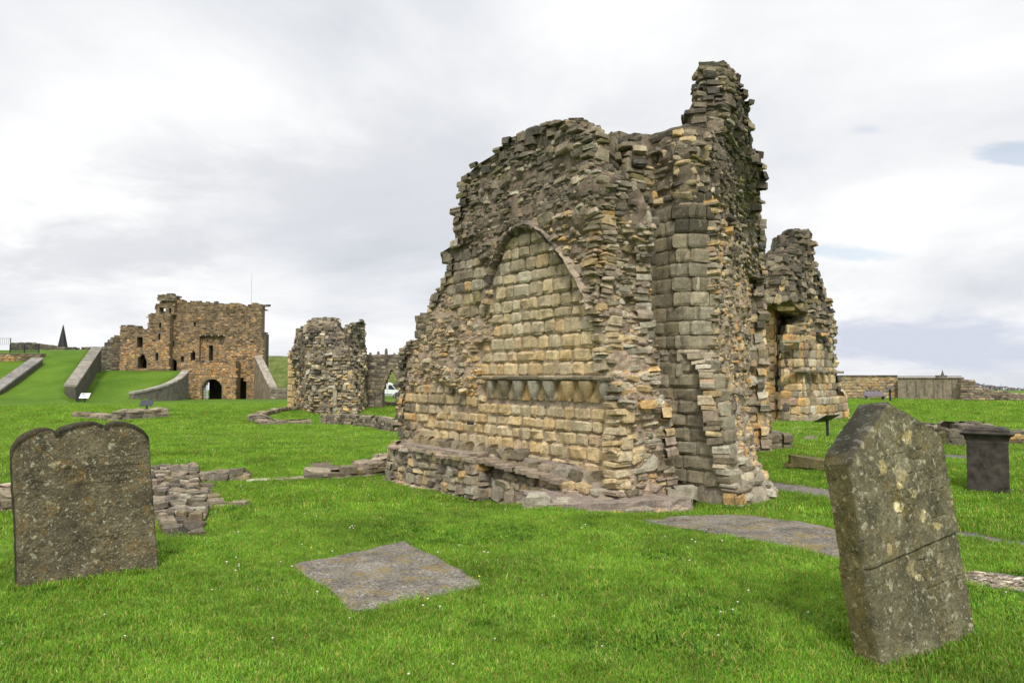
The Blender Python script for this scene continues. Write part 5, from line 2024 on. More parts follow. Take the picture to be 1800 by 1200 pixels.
# ================================================================== far right walls
def flat_wall(name, label, x0px, x1px, d0, d1, topz, thick, holes, Lr, Hr, col, core, mat=M_MID, cap=None, stones=True, zb_=-.6, step=.4):
    a = np.array([X(x0px, d0), d0])
    b = np.array([X(x1px, d1), d1])
    L = float(np.linalg.norm(b - a))
    u_ = (b - a) / L
    base = (float(a[0]), float(a[1]), gz(*a))
    t = thing(name, label, 'wall', base)
    t.rotation_euler = (0, 0, math.atan2(u_[1], u_[0]))
    q = MB()
    wall_cells(q, 0, L, zb_, topz, holes, 0, thick, step=step)
    q.v = [(v[0], v[1], v[2] - base[2]) for v in q.v]
    o = q.build('wall_core', mat, t)
    tint_all(o, core)
    S = Stones()
    if stones:
        # local frame -> stones in world, then parent keeps rotation: build in local space instead
        face_stones(S, 0, L, zb_, topz(L / 2) + 3, 0, topz, holes, Lr, Hr, col, org=(0, 0, 0))
        A = S.arr()
        P, Fc = stones_geo(A, 'B')
        P = P - np.array([0, 0, base[2]])
        nv = P.shape[1]
        me = mesh_np('masonry', P.reshape(-1, 3), (Fc[None] + (np.arange(len(P)) * nv)[:, None, None]).reshape(-1, 4), np.repeat(A[:, 21:24], nv, axis=0))
        tag(link('masonry', me, mat, t), kind='stuff')
    if cap:
        k, s = 0, 0.0
        while s < L - .1:
            w = min(rng.uniform(*cap[0]), L - s)
            q = MB()
            zt = topz(s + w / 2) - base[2]
            q.box(s + .01, s + w - .01, -.06, thick + .06, zt - .02, zt + cap[1])
            o = q.build('coping_stone', mat, t, .015)
            tint_all(o, tuple(cap[2]() if callable(cap[2]) else cap[2]))
            s += w
    return t, L, a, u_


flat_wall('stone_wall', 'tan coursed stone wall with dark coping and two slots behind the bench', 1462, 1577, 50, 49, lambda x: Z(661, 50), .6,
          [(2.05, 2.2, Z(693, 50), Z(685, 50)), (2.78, 2.93, Z(693, 50), Z(685, 50))], (.25, .5), (.16, .24), lambda P: blend([(2, BUFF), (.6, ORNG), (.8, GREY)]) * .8, (.26, .2, .12), cap=((.5, 1.1), .07, lambda: DARK() * .9))
tr_, L_, a_, u_ = flat_wall('rendered_wall', 'grey brown rendered concrete wall with upright ribs, far right', 1577, 1690, 48.6, 46, lambda x: Z(664, 48) - .01 * x, .5, [], (.3, .5), (.2, .3), None, (.215, .18, .13), stones=False, cap=((5, 6), .06, (.17, .145, .11)))
for k in range(7):
    q = MB()
    xk = .55 + k * .52
    q.box(xk, xk + .045, -.035, -.002, .25, 1.45)
    tint_all(q.build('rib', M_MID, tr_), (.16, .135, .10))
q = MB(); q.box(0, L_, -.03, -.003, 1.5, 1.55); tint_all(q.build('rib', M_MID, tr_), (.16, .135, .10))


def topR(x):
    return float(np.interp(x, [0, .25, .6, .65, 1.2, 1.8, 3.4, 8], [Z(665, 45.5), Z(668, 45.5), Z(669, 45), Z(675, 45), Z(682, 45), Z(689, 45), Z(692, 45), Z(692, 45)])) + .04 * float(vnoise(x * 3, 2))


flat_wall('rubble_wall', 'ruddy rubble wall stepping down toward the right edge', 1688, 1880, 45.6, 44, topR, .6, [], (.22, .5), (.12, .2), lambda P: blend([(2, PINK), (1, GREY), (.6, DARK), (.3, ORNG)]) * .8, (.17, .13, .1))

# ================================================================== castle
CY = 108.0
K = CY / F
cx_ = lambda px: (px - 900) * K
cz_ = lambda py: CAM_H + (HORIZON - py) * K
CB = (cx_(340), CY, cz_(703))
DY = [CY]      # depth at which the next wall's outline is measured
cx_ = lambda px: (px - 900) / F * DY[0]
cz_ = lambda py: CAM_H + (HORIZON - py) / F * DY[0]
castle = thing('castle_gatehouse', 'distant square stone castle gatehouse with stepped left tower and many dark openings', 'castle', CB)


def ccol(P3):
    z = P3[2]
    w = float(sst(5, 9, z + 1.2 * vnoise(P3[0] * .2, z * .2)))
    return blend([(1.1 * w + .1, DARK), (1.6 * w + .6, GREY), (.7 * (1 - w) + .1, ORNG), (1.3 * (1 - w), BUFF), (.3, PINK)]) * np.array([1.0, .93, .86]) * np.array([.88, .79, .72])


def castle_block(name, px0, px1, top_px, base_y, y0, th, holes, zbase=None, back=True, col=ccol, core=(.17, .13, .085)):
    """top_px: [(px, py)], holes: (px0, px1, ytop, ybottom, kind)"""
    DY[0] = y0
    x0, x1 = cx_(px0), cx_(px1)
    tp = np.array([(cx_(a), cz_(b)) for a, b in top_px])
    top = lambda x: float(np.interp(x, tp[:, 0], tp[:, 1])) + .22 * float(vnoise(x * 1.3, 3.3))
    hs = []
    for (a, b, yt, yb, kd) in holes:
        xa_, xb_ = cx_(a), cx_(b)
        if kd == 'arch':
            hw = (xb_ - xa_) / 2
            hs.append((xa_, xb_, cz_(yb), roundarch((xa_ + xb_) / 2, hw, cz_(yt) - hw)))
        elif kd == 'rag':
            hs.append((xa_, xb_, cz_(yb), (lambda x, c=(xa_ + xb_) / 2, t=cz_(yt), h=(xb_ - xa_) / 2: t - abs(x - c) / h * .9 + .4 * float(vnoise(x * 3, 1)))))
        else:
            hs.append((xa_, xb_, cz_(yb), cz_(yt)))
    q = MB()
    wall_cells(q, x0, x1, cz_(base_y) - 1.0 if zbase is None else zbase, top, hs, y0, y0 + th, step=.8)
    q.v = [(v[0] - CB[0], v[1] - CB[1], v[2] - CB[2]) for v in q.v]
    o = q.build(name, M_FAR, castle)
    tint_all(o, core)
    S = Stones()
    face_stones(S, x0, x1, cz_(base_y) - .6 if zbase is None else zbase, max(tp[:, 1]) + .5, y0, top, hs, (.3, .75), (.2, .32), col, org=(0, y0 - .0, 0), jit=.06)
    # ragged crown
    xx = x0
    while xx < x1:
        L = rng.uniform(.4, 1.1)
        if rng.rand() < .6:
            z = top(xx + L / 2)
            S.add((xx + L / 2, y0 + th / 2 - .1, z + rng.uniform(0, .18)), (1, 0, 0), (0, 0, 1), (0, -1, 0), L, .35, th * .6, .5, .08, .1, 0, 0, 0, DARK() * 1.1)
        xx += L
    stones_out(S.arr(), castle, CB, M_FAR, 0, tmpl='B', stuff='masonry')
    DY[0] = CY
    return hs


main_top = [(297, 522), (307, 522), (309, 527), (316, 525), (322, 530), (348, 531), (364, 533), (370, 532), (385, 535), (406, 533), (428, 537), (436, 538), (440, 534), (447, 532), (454, 535), (458, 538)]
castle_block('front_wall', 297, 458, main_top, 703, CY + .3, 1.6,
             [(300, 306, 599, 609, 's'), (297, 311, 631, 656, 'arch'), (318, 323, 626, 636, 's'), (335, 343, 617, 635, 'arch'), (339, 343, 566, 573, 's'), (350, 394, 589, 636, 's'), (356, 391, 666, 705, 'arch'), (415, 434, 660, 705, 'rag')])
castle_block('recess_wall', 348, 396, [(348, 587), (396, 587)], 640, CY + .9, 1.2, [(367, 374, 607, 634, 's')], zbase=cz_(640))
castle_block('side_strip', 458, 461.5, [(458, 588), (461.5, 591)], 690, CY + .2, 1.4, [])
castle_block('left_tower', 211, 297, [(211, 573), (236, 575), (236.2, 579), (253, 579), (258, 575), (258.9, 573), (259.1, 552), (272, 551), (297, 551)], 662, CY - .8, 1.6,
             [(240, 250, 592, 610, 's'), (242, 258, 619, 647, 'rag'), (273, 278, 620, 633, 's'), (278, 282, 567, 576, 's'), (277, 281, 586, 597, 's')])
castle_block('turret_wall', 272, 304, [(272, 537), (279, 531), (304, 528)], 552, CY - .4, 1.4, [(278, 289, 540, 551, 's'), (295, 299, 541, 550, 's')], zbase=cz_(553))
castle_block('turret_cap', 275, 303, [(275, 518), (303, 518)], 530, CY - .75, 2.0, [], zbase=cz_(529), col=lambda P: DARK() * 1.2)
castle_block('gate_forebuilding', 332, 415, [(332, 637), (415, 637)], 703, CY - 1.6, 1.4, [(356, 391, 666, 705, 'arch')])
q = MB()
for (xa_, xb_) in ((332, 336), (411, 415)):
    q.box(cx_(xa_) * .985 - CB[0], cx_(xb_) * .985 - CB[0], -.25, .28, -1, cz_(638) - CB[2])
q.box(cx_(336) * .985 - CB[0], cx_(411) * .985 - CB[0], -.25, .28, cz_(641) - CB[2], cz_(638) - CB[2])
tint_all(q.build('forebuilding_sides', M_FAR, castle), (.15, .115, .075))
# corbels over the recess
for px in (351, 360, 371, 383, 393):
    q = MB()
    q.box(cx_(px - 1.2) - CB[0], cx_(px + 1.2) - CB[0], .0, .8, cz_(591) - CB[2], cz_(587.6) - CB[2])
    tint_all(q.build('corbel', M_FAR, castle, .05), (.28, .25, .2))
q = MB()      # body behind the front so the openings are deep and dark; gaps left where the sky shows
hx = [(251, 255.5, 624, 637), (365.5, 370, 619, 634), (284, 288.5, 540, 552)]
back_top = [(211, 574), (258, 577), (259, 554), (272, 552), (273, 540), (300, 531), (458, 539)]
tpb = np.array([(cx_(a), cz_(b)) for a, b in back_top])
DY[0] = CY + 4
wall_cells(q, cx_(213), cx_(457.5), cz_(703) - .5, lambda x: float(np.interp(x, tpb[:, 0], tpb[:, 1])) - .3, [(cx_(a), cx_(b), cz_(d), cz_(c)) for a, b, c, d in hx] + [(cx_(357), cx_(371), cz_(705), cz_(671))], CY + 3.5, CY + 4.5, step=2)
q.v = [(v[0] - CB[0], v[1] - CB[1], v[2] - CB[2]) for v in q.v]
tint_all(q.build('back_wall', M_FAR, castle), (.09, .075, .055))
DY[0] = CY
q = MB()
for (a, b, y_) in ((211.5, 258, 580), (259.5, 297, 554), (297.5, 457, 541)):
    q.box(cx_(a) - CB[0], cx_(b) - CB[0], 1.0, 3.6, cz_(y_ + 1) - CB[2], cz_(y_) - CB[2])
for a in (211.6, 457):
    q.box(cx_(a) - CB[0], cx_(a + .8) - CB[0], .9, 3.6, -1, cz_(585) - CB[2])
for yf in (552, 583, 612, 657):
    q.box(cx_(212) - CB[0], cx_(457) - CB[0], 1.9, 3.5, cz_(yf + 1) - CB[2] if yf > 580 else cz_(583) - CB[2], cz_(yf) - CB[2] if yf > 580 else cz_(582) - CB[2])
tint_all(q.build('interior_shade_slabs', M_FAR, castle), (.08, .065, .05))  # unseen roof, ends and floors, added to shut out light behind the openings
# lattice gate leaf
gt = MB()
gy = -1.0
for k in range(7):
    xg = cx_(357 + k * 2.3) - CB[0]
    gt.bar((xg, gy, -.1), (xg, gy, 2.2 + .1 * k), .07)
for k in range(7):
    gt.bar((cx_(356.5) - CB[0], gy - .04, .1 + k * .4), (cx_(371) - CB[0], gy - .04, .1 + k * .4), .06)
gt.build('gate_lattice', plain('pale_gate_paint', (.6, .6, .58), .6), castle)
# flagpole
fb = (cx_(435), CY + 1.2, cz_(540))
fpo = MB()
fpo.cyl((0, 0, -.5), (0, 0, cz_(476) - cz_(540)), .06, .035, 8)
o = fpo.build('flagpole', plain('pole_paint', (.55, .55, .55), .5))
o.location = fb
tag(o, 'thin bare pale flagpole on the roof of the castle gatehouse', 'flagpole')


def ramp_wall(name, label, p0, p1, z0b, z0t, z1b, z1t, thick, core, cap_col, side=1, curve=0.0, n=14, cat='wall'):
    """retaining wall with a sloping coping; p0 near low end, p1 far high end"""
    p0, p1 = np.array(p0, float), np.array(p1, float)
    ctr = (float(p0[0]), float(p0[1]), float(z0b))
    t = thing(name, label, cat, ctr)
    dirv = p1 - p0
    L = np.linalg.norm(dirv)
    u_ = dirv / L
    v_ = np.array([-u_[1], u_[0]]) * side
    pts, tops, bots = [], [], []
    for k in range(n + 1):
        f = k / n
        pts.append(p0 + dirv * f + v_ * curve * L * math.sin(math.pi * f))
        tops.append(z0t + (z1t - z0t) * (f if curve == 0 else f ** 1.25))
        bots.append(z0b + (z1b - z0b) * f)
    V, Vc = [], []
    for k in range(n + 1):
        a, b = pts[max(k - 1, 0)], pts[min(k + 1, n)]
        tt = (b - a) / np.linalg.norm(b - a)
        nn_ = np.array([-tt[1], tt[0]]) * thick / 2
        for o_, z in ((-1, bots[k]), (-1, tops[k]), (1, tops[k]), (1, bots[k])):
            p = pts[k] + nn_ * o_
            V.append((p[0] - ctr[0], p[1] - ctr[1], z - ctr[2]))
        for o_, z in ((-1.2, tops[k] + .003), (-1.2, tops[k] + .22), (1.2, tops[k] + .22), (1.2, tops[k] + .003)):
            p = pts[k] + nn_ * o_
            Vc.append((p[0] - ctr[0], p[1] - ctr[1], z - ctr[2]))
    fs = [(i * 4 + j, i * 4 + (j + 1) % 4, (i + 1) * 4 + (j + 1) % 4, (i + 1) * 4 + j) for i in range(n) for j in range(4)] + [(0, 1, 2, 3), tuple(n * 4 + j for j in (3, 2, 1, 0))]
    q = MB(); q.add(V, fs); tint_all(q.build('wall_face', M_FAR, t), core)
    for i in range(n):
        q = MB()
        q.add([Vc[i * 4 + j] for j in range(4)] + [tuple(np.array(Vc[(i + 1) * 4 + j]) * .985 + np.array(Vc[i * 4 + j]) * .015) for j in range(4)],
              [(0, 1, 5, 4), (1, 2, 6, 5), (2, 3, 7, 6), (3, 0, 4, 7), (0, 1, 2, 3), (7, 6, 5, 4)])
        tint_all(q.build('coping_stone', M_FAR, t), tuple(np.array(cap_col) * rnd(.85, 1.15)))
    return t


GW = (.085, .078, .065)
ramp_wall('retaining_wall', 'sloping grey retaining wall climbing the bank left of the castle', (X(125, 84), 84), (X(170, 104.5), 104.5), -2.0, .55, 2.0, Z(612, 104), 1.1, GW, (.19, .175, .145))
ramp_wall('curved_ramp_wall', 'curved grey retaining wall sweeping up to the castle gate', (X(233, 88), 88), (X(327, 101), 101), -2.2, Z(690, 88) - .1, -2.2, Z(652, 101) - .1, .8, (.125, .115, .095), (.24, .22, .185), side=-1, curve=.10)
ramp_wall('retaining_wall', 'low sloping coping wall at the left edge of the grassy bank', (X(-12, 82), 82), (X(66, 94), 94), -1.9, Z(686, 82) - .2, 1.2, Z(629, 94) - .2, 1.2, GW, (.18, .168, .155))
ramp_wall('buttress_wall', 'sloping wall falling away from the right corner of the castle', (X(481, 100), 100), (X(453, 107.8), 107.8), -2.2, Z(683, 100), -2.2, Z(627, 107), .9, (.2, .16, .115), (.25, .22, .18))
q_t, *_ = flat_wall('low_boundary_wall', 'low grey wall running right from the foot of the castle', 478, 512, 99, 99, lambda x: Z(684, 99), .6, [], (.5, 1), (.3, .4), lambda P: GREY() * .9, (.17, .15, .125), M_FAR, ((1, 2), .12, (.2, .18, .15)), zb_=-2.4)
flat_wall('bastion_wall', 'brown stone bastion wall at the left edge under the railing', -30, 68, 95, 96, lambda x: Z(622, 95), 2.0, [], (.5, 1), (.3, .45), lambda P: blend([(1, ORNG), (1, GREY), (1, BUFF)]) * .7, (.18, .14, .1), M_FAR, ((1.5, 2.5), .12, (.12, .1, .08)), zb_=-2.4)
flat_wall('curtain_wall', 'dark curtain wall joining the castle on its left side', 166, 212, 107, 108.5, lambda x: float(np.interp(x, [0, 1.2, 1.3, 2.1, 3.0], [Z(612, 107), Z(612, 107), Z(603, 107), Z(592, 107), Z(590, 107)])), 1.5,
          [], (.4, .9), (.28, .4), lambda P: blend([(1, DARK), (1, GREY)]) * .85, (.11, .095, .075), M_FAR, zb_=0)
flat_wall('ridge_wall', 'long low dark wall along the top of the bank on the left', 17, 168, 112, 112, lambda x: float(np.interp((x / K * (108 / 112)) + 17, [17, 60, 105, 132, 133, 142, 143, 165], [602, 603, 609, 611, 615, 615, 611, 609]) * -112 / F + HORIZON * 112 / F + CAM_H), 1.0,
          [], (.5, 1), (.3, .4), lambda P: DARK(), (.08, .07, .058), M_FAR, zb_=2.0)
flat_wall('distant_wall', 'far dark wall along the top of the rough bank behind the van', 462, 740, 152, 152, lambda x: Z(625.5, 152), .8, [(4, 5.5, Z(629, 152), 20), (16, 17, Z(629, 152), 20)], (.6, 1.2), (.3, .4), lambda P: DARK(), (.08, .07, .06), M_FAR, zb_=-2)

# railing on the bastion
rb = (X(35, 94), 94.0, Z(622, 94))
rl = thing('railing', 'thin dark metal railing on top of the bastion wall at the left edge', 'railing', rb)
for (pa, pb_, da, ya, yb) in ((17, 68, 94.2, 605, 619),):
    n = 34
    q = MB()
    for k in range(n + 1):
        px = pa + (pb_ - pa) * k / n
        if k % 17:
            q.bar((X(px, da) - rb[0], .2, Z(yb, da) - rb[2]), (X(px, da) - rb[0], .2, Z(ya, da) - rb[2]), .03)
    tag(q.build('railing_bars', M_DARKMETAL, rl), kind='stuff')
    for k in (0, 17, 34):
        px = pa + (pb_ - pa) * k / n
        q = MB(); q.bar((X(px, da) - rb[0], .2, Z(yb + 1.5, da) - rb[2]), (X(px, da) - rb[0], .2, Z(ya - 1, da) - rb[2]), .09); q.build('post', M_DARKMETAL, rl)
    q = MB(); q.bar((X(pa, da) - rb[0], .2, Z(ya, da) - rb[2]), (X(pb_, da) - rb[0], .2, Z(ya, da) - rb[2]), .06); q.build('top_rail', M_DARKMETAL, rl)
    q = MB(); q.bar((X(pa, da) - rb[0], .2, Z(yb, da) - rb[2]), (X(pb_, da) - rb[0], .2, Z(yb, da) - rb[2]), .05); q.build('bottom_rail', M_DARKMETAL, rl)
# upper far railing at the left edge
rb = (X(8, 113), 113.0, Z(604, 113))
r2 = thing('railing', 'pale thin railing standing against the sky at the far left edge', 'railing', rb)
q = MB(); q.bar((-3, 0, Z(594.5, 113) - rb[2]), (X(17.5, 113) - rb[0], 0, Z(594.5, 113) - rb[2]), .06); q.build('top_rail', plain('rail_grey', (.3, .3, .3), .5), r2)
q = MB()
for k in range(14):
    xk = -3 + k * .29
    q.bar((xk, 0, -.2), (xk, 0, Z(594.5, 113) - rb[2]), .03)
tag(q.build('railing_bars', plain('rail_grey2', (.3, .3, .3), .5), r2), kind='stuff')
q = MB(); q.bar((X(17.5, 113) - rb[0], 0, -.6), (X(17.5, 113) - rb[0], 0, Z(594, 113) - rb[2]), .1); q.build('post', M_DARKMETAL, r2)

# obelisk / spire beyond the ridge
ob = (X(109.5, 200), 200.0, Z(612, 200))
oq = MB()
w = .9
oq.box(-w * 1.15, w * 1.15, -w * 1.15, w * 1.15, -6, .2)
V = [(-w, -w, .2), (w, -w, .2), (w, w, .2), (-w, w, .2), (-.12, -.12, 5.9), (.12, -.12, 5.9), (.12, .12, 5.9), (-.12, .12, 5.9)]
oq.hexa(V)
oq.add([(-.12, -.12, 5.9), (.12, -.12, 5.9), (.12, .12, 5.9), (-.12, .12, 5.9), (0, 0, 6.5)], [(0, 1, 4), (1, 2, 4), (2, 3, 4), (3, 0, 4)])
o = oq.build('stone_spire', M_FAR)
o.location = ob
tint_all(o, (.035, .033, .034))
tag(o, 'slender black pointed spire standing beyond the ridge on the left', 'spire')

# ================================================================== van
VD = 118.0
vx0 = X(706, VD) - 5.6
vb = (vx0, VD, gz(vx0 + 3, VD))
van = thing('parked_van', 'white van parked on the grass beyond the pointed archway', 'van', vb)
M_VAN = plain('van_paint', (.74, .76, .78), .3, 0, .03)
M_GLASS = plain('van_glass', (.03, .04, .05), .08, 0, .05)
M_TYRE = plain('tyre_rubber', (.02, .02, .02), .8, 0, .1)
M_TRIM = plain('van_trim', (.04, .045, .05), .6, 0, .1)
bodyp = [(0, .42), (5.5, .42), (5.6, .62), (5.58, 1.0), (5.35, 1.2), (4.75, 1.32), (4.05, 2.18), (3.7, 2.42), (3.2, 2.5), (.15, 2.5), (0, 2.35)]
q = MB(); q.prism(bodyp, 'y', 0, 1.95); q.build('body', M_VAN, van, .04)
for (pp, nm) in (([(4.62, 1.36), (4.0, 2.1), (3.55, 2.1), (3.5, 1.42)], 'window'), ([(3.2, 1.45), (3.2, 2.12), (1.9, 2.12), (1.9, 1.45)], 'window'), ([(1.7, 1.45), (1.7, 2.12), (.4, 2.12), (.4, 1.45)], 'window')):
    q = MB(); q.prism(pp, 'y', -.02, .02); q.build(nm, M_GLASS, van)
q = MB(); q.hexa([(4.82, .12, 1.34), (4.82, 1.83, 1.34), (4.78, 1.83, 1.31), (4.78, .12, 1.31), (4.12, .12, 2.16), (4.12, 1.83, 2.16), (4.08, 1.83, 2.12), (4.08, .12, 2.12)]); q.build('windscreen', M_GLASS, van)
q = MB(); q.box(.9, 4.2, -.03, .0, .55, .68); q.build('side_trim', M_TRIM, van)
q = MB(); q.box(5.3, 5.68, .05, 1.9, .4, .66); q.build('bumper', M_TRIM, van, .03)
q = MB(); q.box(5.35, 5.60, -.01, .3, .82, 1.02); q.build('headlight', plain('lamp_glass', (.5, .5, .5), .2), van)
for wx in (1.05, 4.6):
    for wy in (-.02, 1.75):
        q = MB(); q.cyl((wx, wy, .36), (wx, wy + .24, .36), .36, None, 20); tw = q.build('wheel', M_TYRE, van)
        q = MB(); q.cyl((wx, wy - .015 if wy < 1 else wy + .24, .36), (wx, wy + .02 if wy < 1 else wy + .255, .36), .2, None, 14); q.build('rim', plain('hub_grey', (.4, .41, .42), .4), tw)
for (w0, w1, z0_) in ((0, 0, 0),):
    q = MB(); q.box(3.32, 3.36, -.012, .0, .7, 2.3); q.build('door_seam', M_TRIM, van)

# ================================================================== distant town on the right
tz = -12
th_ = MB()
xs_ = np.linspace(X(1600, 1400), X(2300, 1400), 40)
hill = lambda x: float(np.interp(x * F / 1400 + 900, [1600, 1700, 1720, 1750, 1800, 2300], [674, 673, 676, 680, 682, 684]))
V, Fs = [], []
for x in xs_:
    V += [(x, 1380, -30), (x, 1400, Z(hill(x), 1400) - 1.5), (x, 1520, -30)]
for i in range(len(xs_) - 1):
    Fs += [(3 * i, 3 * i + 3, 3 * i + 4, 3 * i + 1), (3 * i + 1, 3 * i + 4, 3 * i + 5, 3 * i + 2)]
th_.add(V, Fs)
tag(th_.build('hills', plain('far_hill', (.13, .15, .16), 1, 0, .2, .02)), 'far low town hillside behind the right hand walls', kind='structure')
M_HW = [plain('far_house_white', (.5, .5, .5), .9), plain('far_house_grey', (.2, .2, .22), .9), plain('far_house_brick', (.26, .18, .16), .9)]
M_HR = plain('far_roof', (.11, .105, .115), .9)
for k in range(34):
    px = 1703 + k * 3.1 + rnd(-1, 1)
    d = 1372 + rnd(-6, 6)
    x = X(px, d)
    zt = Z(hill(x) + rnd(.5, 4), d)
    hw = rnd(2.2, 5)
    hh = rnd(2.5, 5)
    b = (x, d, zt - hh)
    hk = rng.choice(3)
    o = thing('distant_house', ['tiny white-walled house among others in the far town on the skyline', 'tiny grey-walled house among others in the far town on the skyline', 'tiny brick-walled house among others in the far town on the skyline'][hk], 'house', b, 'houses of the distant town')
    q = MB(); q.box(-hw / 2, hw / 2, 0, 6, 0, hh); q.build('wall', M_HW[hk], o)
    q = MB(); q.prism([(-hw / 2 - .2, hh), (hw / 2 + .2, hh), (0, hh + rnd(1.2, 2.2))], 'y', -.2, 6.2); q.build('roof', M_HR, o)
b = (X(1728, 1360), 1360.0, Z(690, 1360))
q = MB(); q.cyl((0, 0, 0), (0, 0, 13), 3.2, 2.6, 12); q.cyl((0, 0, 13), (0, 0, 14), 3.4, 3.4, 12); q.cyl((0, 0, 14), (0, 0, 17.5), 2.6, .3, 12)
o = q.build('lighthouse_tower', M_HW[1]); o.location = b
tag(o, 'small domed grey tower above the far town roofs', 'tower')
b = (X(1657, 900), 900.0, Z(664, 900))
q = MB(); q.box(-5, 5, 0, 8, -8, 3.2); q.box(-1.3, 1.3, 0, 2.6, 3.2, 4.4)
q.add([(-1.1, 0, 4.4), (1.1, 0, 4.4), (1.1, 2.2, 4.4), (-1.1, 2.2, 4.4), (0, 1.1, 10.2)], [(0, 1, 4), (1, 2, 4), (2, 3, 4), (3, 0, 4)])
o = q.build('church_spire', M_HR); o.location = b
tag(o, 'tiny distant dark church spire above the rendered wall', 'church')
b = (X(1758, 700), 700.0, Z(690, 700))
q = MB(); q.cyl((0, 0, -6), (0, 0, 8), .22, .15, 6); q.bar((0, 0, 8), (-1.2, 0, 8.1), .2)
o = q.build('street_lamp', M_HW[1]); o.location = b
tag(o, 'thin distant lamp post rising over the town at the right', 'street lamp')

# ================================================================== grass
def tuft(name, n, r, h0, h1, wd_, mat, seed, bend=.6):
    rs = np.random.RandomState(seed)
    V, Fs = [], []
    for k in range(n):
        a, rr = rs.uniform(0, 6.283), r * math.sqrt(rs.rand())
        bx_, by_ = rr * math.cos(a), rr * math.sin(a)
        az = rs.uniform(0, 6.283)
        h = rs.uniform(h0, h1)
        lean = rs.uniform(.1, bend) * h
        dx, dy = math.cos(az), math.sin(az)
        sx, sy = -dy * wd_ / 2, dx * wd_ / 2
        i = len(V)
        V += [(bx_ - sx, by_ - sy, -.01), (bx_ + sx, by_ + sy, -.01),
              (bx_ + dx * lean * .35 + sx * .9, by_ + dy * lean * .35 + sy * .9, h * .6), (bx_ + dx * lean * .35 - sx * .9, by_ + dy * lean * .35 - sy * .9, h * .6),
              (bx_ + dx * lean, by_ + dy * lean, h * rs.uniform(.85, 1.0))]
        Fs += [(i, i + 1, i + 2, i + 3), (i + 3, i + 2, i + 4)]
    me = bpy.data.meshes.new(name)
    me.from_pydata(V, [], Fs)
    me.materials.append(mat)
    at = me.attributes.new('tint', 'FLOAT_COLOR', 'POINT')
    c4 = np.ones((n, 5, 4), np.float32)
    tn = rs.uniform(.65, 1.5, n)
    yl = rs.uniform(.75, 1.35, n)
    dry = rs.rand(n) < .07
    c4[:, :, 0] = (tn * yl * np.where(dry, 2.6, 1))[:, None]
    c4[:, :, 1] = (tn * np.where(dry, 1.15, 1))[:, None]
    c4[:, :, 2] = (tn * np.where(dry, 4, 1))[:, None]
    at.data.foreach_set('color', c4.reshape(-1))
    return bpy.data.objects.new(name, me)


def flower(name, r, h, mat, seed):
    rs = np.random.RandomState(seed)
    q = MB()
    q.cyl((0, 0, 0), (0, 0, h), .0012, .001, 4)
    n = 7
    vs = [(0, 0, h + r * .8)]
    for rr, zz2 in ((r * .8, h + r * .5), (r, h), (r * .5, h - r * .4)):
        for i in range(n):
            t = 6.283 * i / n
            vs.append((rr * math.cos(t), rr * math.sin(t), zz2))
    fs = [(0, 1 + i, 1 + (i + 1) % n) for i in range(n)]
    for k in range(2):
        fs += [(1 + k * n + i, 1 + (k + 1) * n + i, 1 + (k + 1) * n + (i + 1) % n, 1 + k * n + (i + 1) % n) for i in range(n)]
    q.add(vs, fs)
    me = bpy.data.meshes.new(name)
    me.from_pydata(q.v, [], q.f)
    me.materials.append(mat)
    return bpy.data.objects.new(name, me)


def scatter(name, col_objs, P, rotz, scl, idx, label):
    coll = bpy.data.collections.new(name + '_kinds')
    for o in col_objs:
        coll.objects.link(o)
    me = bpy.data.meshes.new(name)
    me.vertices.add(len(P))
    me.vertices.foreach_set('co', np.asarray(P, np.float32).reshape(-1))
    a = me.attributes.new('rotv', 'FLOAT_VECTOR', 'POINT')
    rv = np.zeros((len(P), 3), np.float32)
    rv[:, 2] = rotz
    rv[:, 0] = rng.normal(0, .12, len(P))
    rv[:, 1] = rng.normal(0, .12, len(P))
    a.data.foreach_set('vector', rv.reshape(-1))
    a = me.attributes.new('scl', 'FLOAT', 'POINT')
    a.data.foreach_set('value', np.asarray(scl, np.float32))
    a = me.attributes.new('kidx', 'INT', 'POINT')
    a.data.foreach_set('value', np.asarray(idx, np.int32))
    o = bpy.data.objects.new(name, me)
    COL.objects.link(o)
    ng = bpy.data.node_groups.new(name + '_scatter', 'GeometryNodeTree')
    ng.interface.new_socket('Geometry', in_out='INPUT', socket_type='NodeSocketGeometry')
    ng.interface.new_socket('Geometry', in_out='OUTPUT', socket_type='NodeSocketGeometry')
    N, Lk = ng.nodes, ng.links
    gi, go = N.new('NodeGroupInput'), N.new('NodeGroupOutput')
    ci = N.new('GeometryNodeCollectionInfo')
    ci.inputs['Collection'].default_value = coll
    ci.inputs['Separate Children'].default_value = True
    ci.inputs['Reset Children'].default_value = True
    ip = N.new('GeometryNodeInstanceOnPoints')
    ip.inputs['Pick Instance'].default_value = True

    def attr(nm, ty):
        n = N.new('GeometryNodeInputNamedAttribute')
        n.data_type = ty
        n.inputs['Name'].default_value = nm
        return n.outputs['Attribute']
    e2r = N.new('FunctionNodeEulerToRotation')
    Lk.new(attr('rotv', 'FLOAT_VECTOR'), e2r.inputs[0])
    Lk.new(gi.outputs[0], ip.inputs['Points'])
    Lk.new(ci.outputs[0], ip.inputs['Instance'])
    Lk.new(e2r.outputs[0], ip.inputs['Rotation'])
    Lk.new(attr('scl', 'FLOAT'), ip.inputs['Scale'])
    Lk.new(attr('kidx', 'INT'), ip.inputs['Instance Index'])
    Lk.new(ip.outputs[0], go.inputs[0])
    md = o.modifiers.new('scatter', 'NODES')
    md.node_group = ng
    return tag(o, label, kind='stuff')


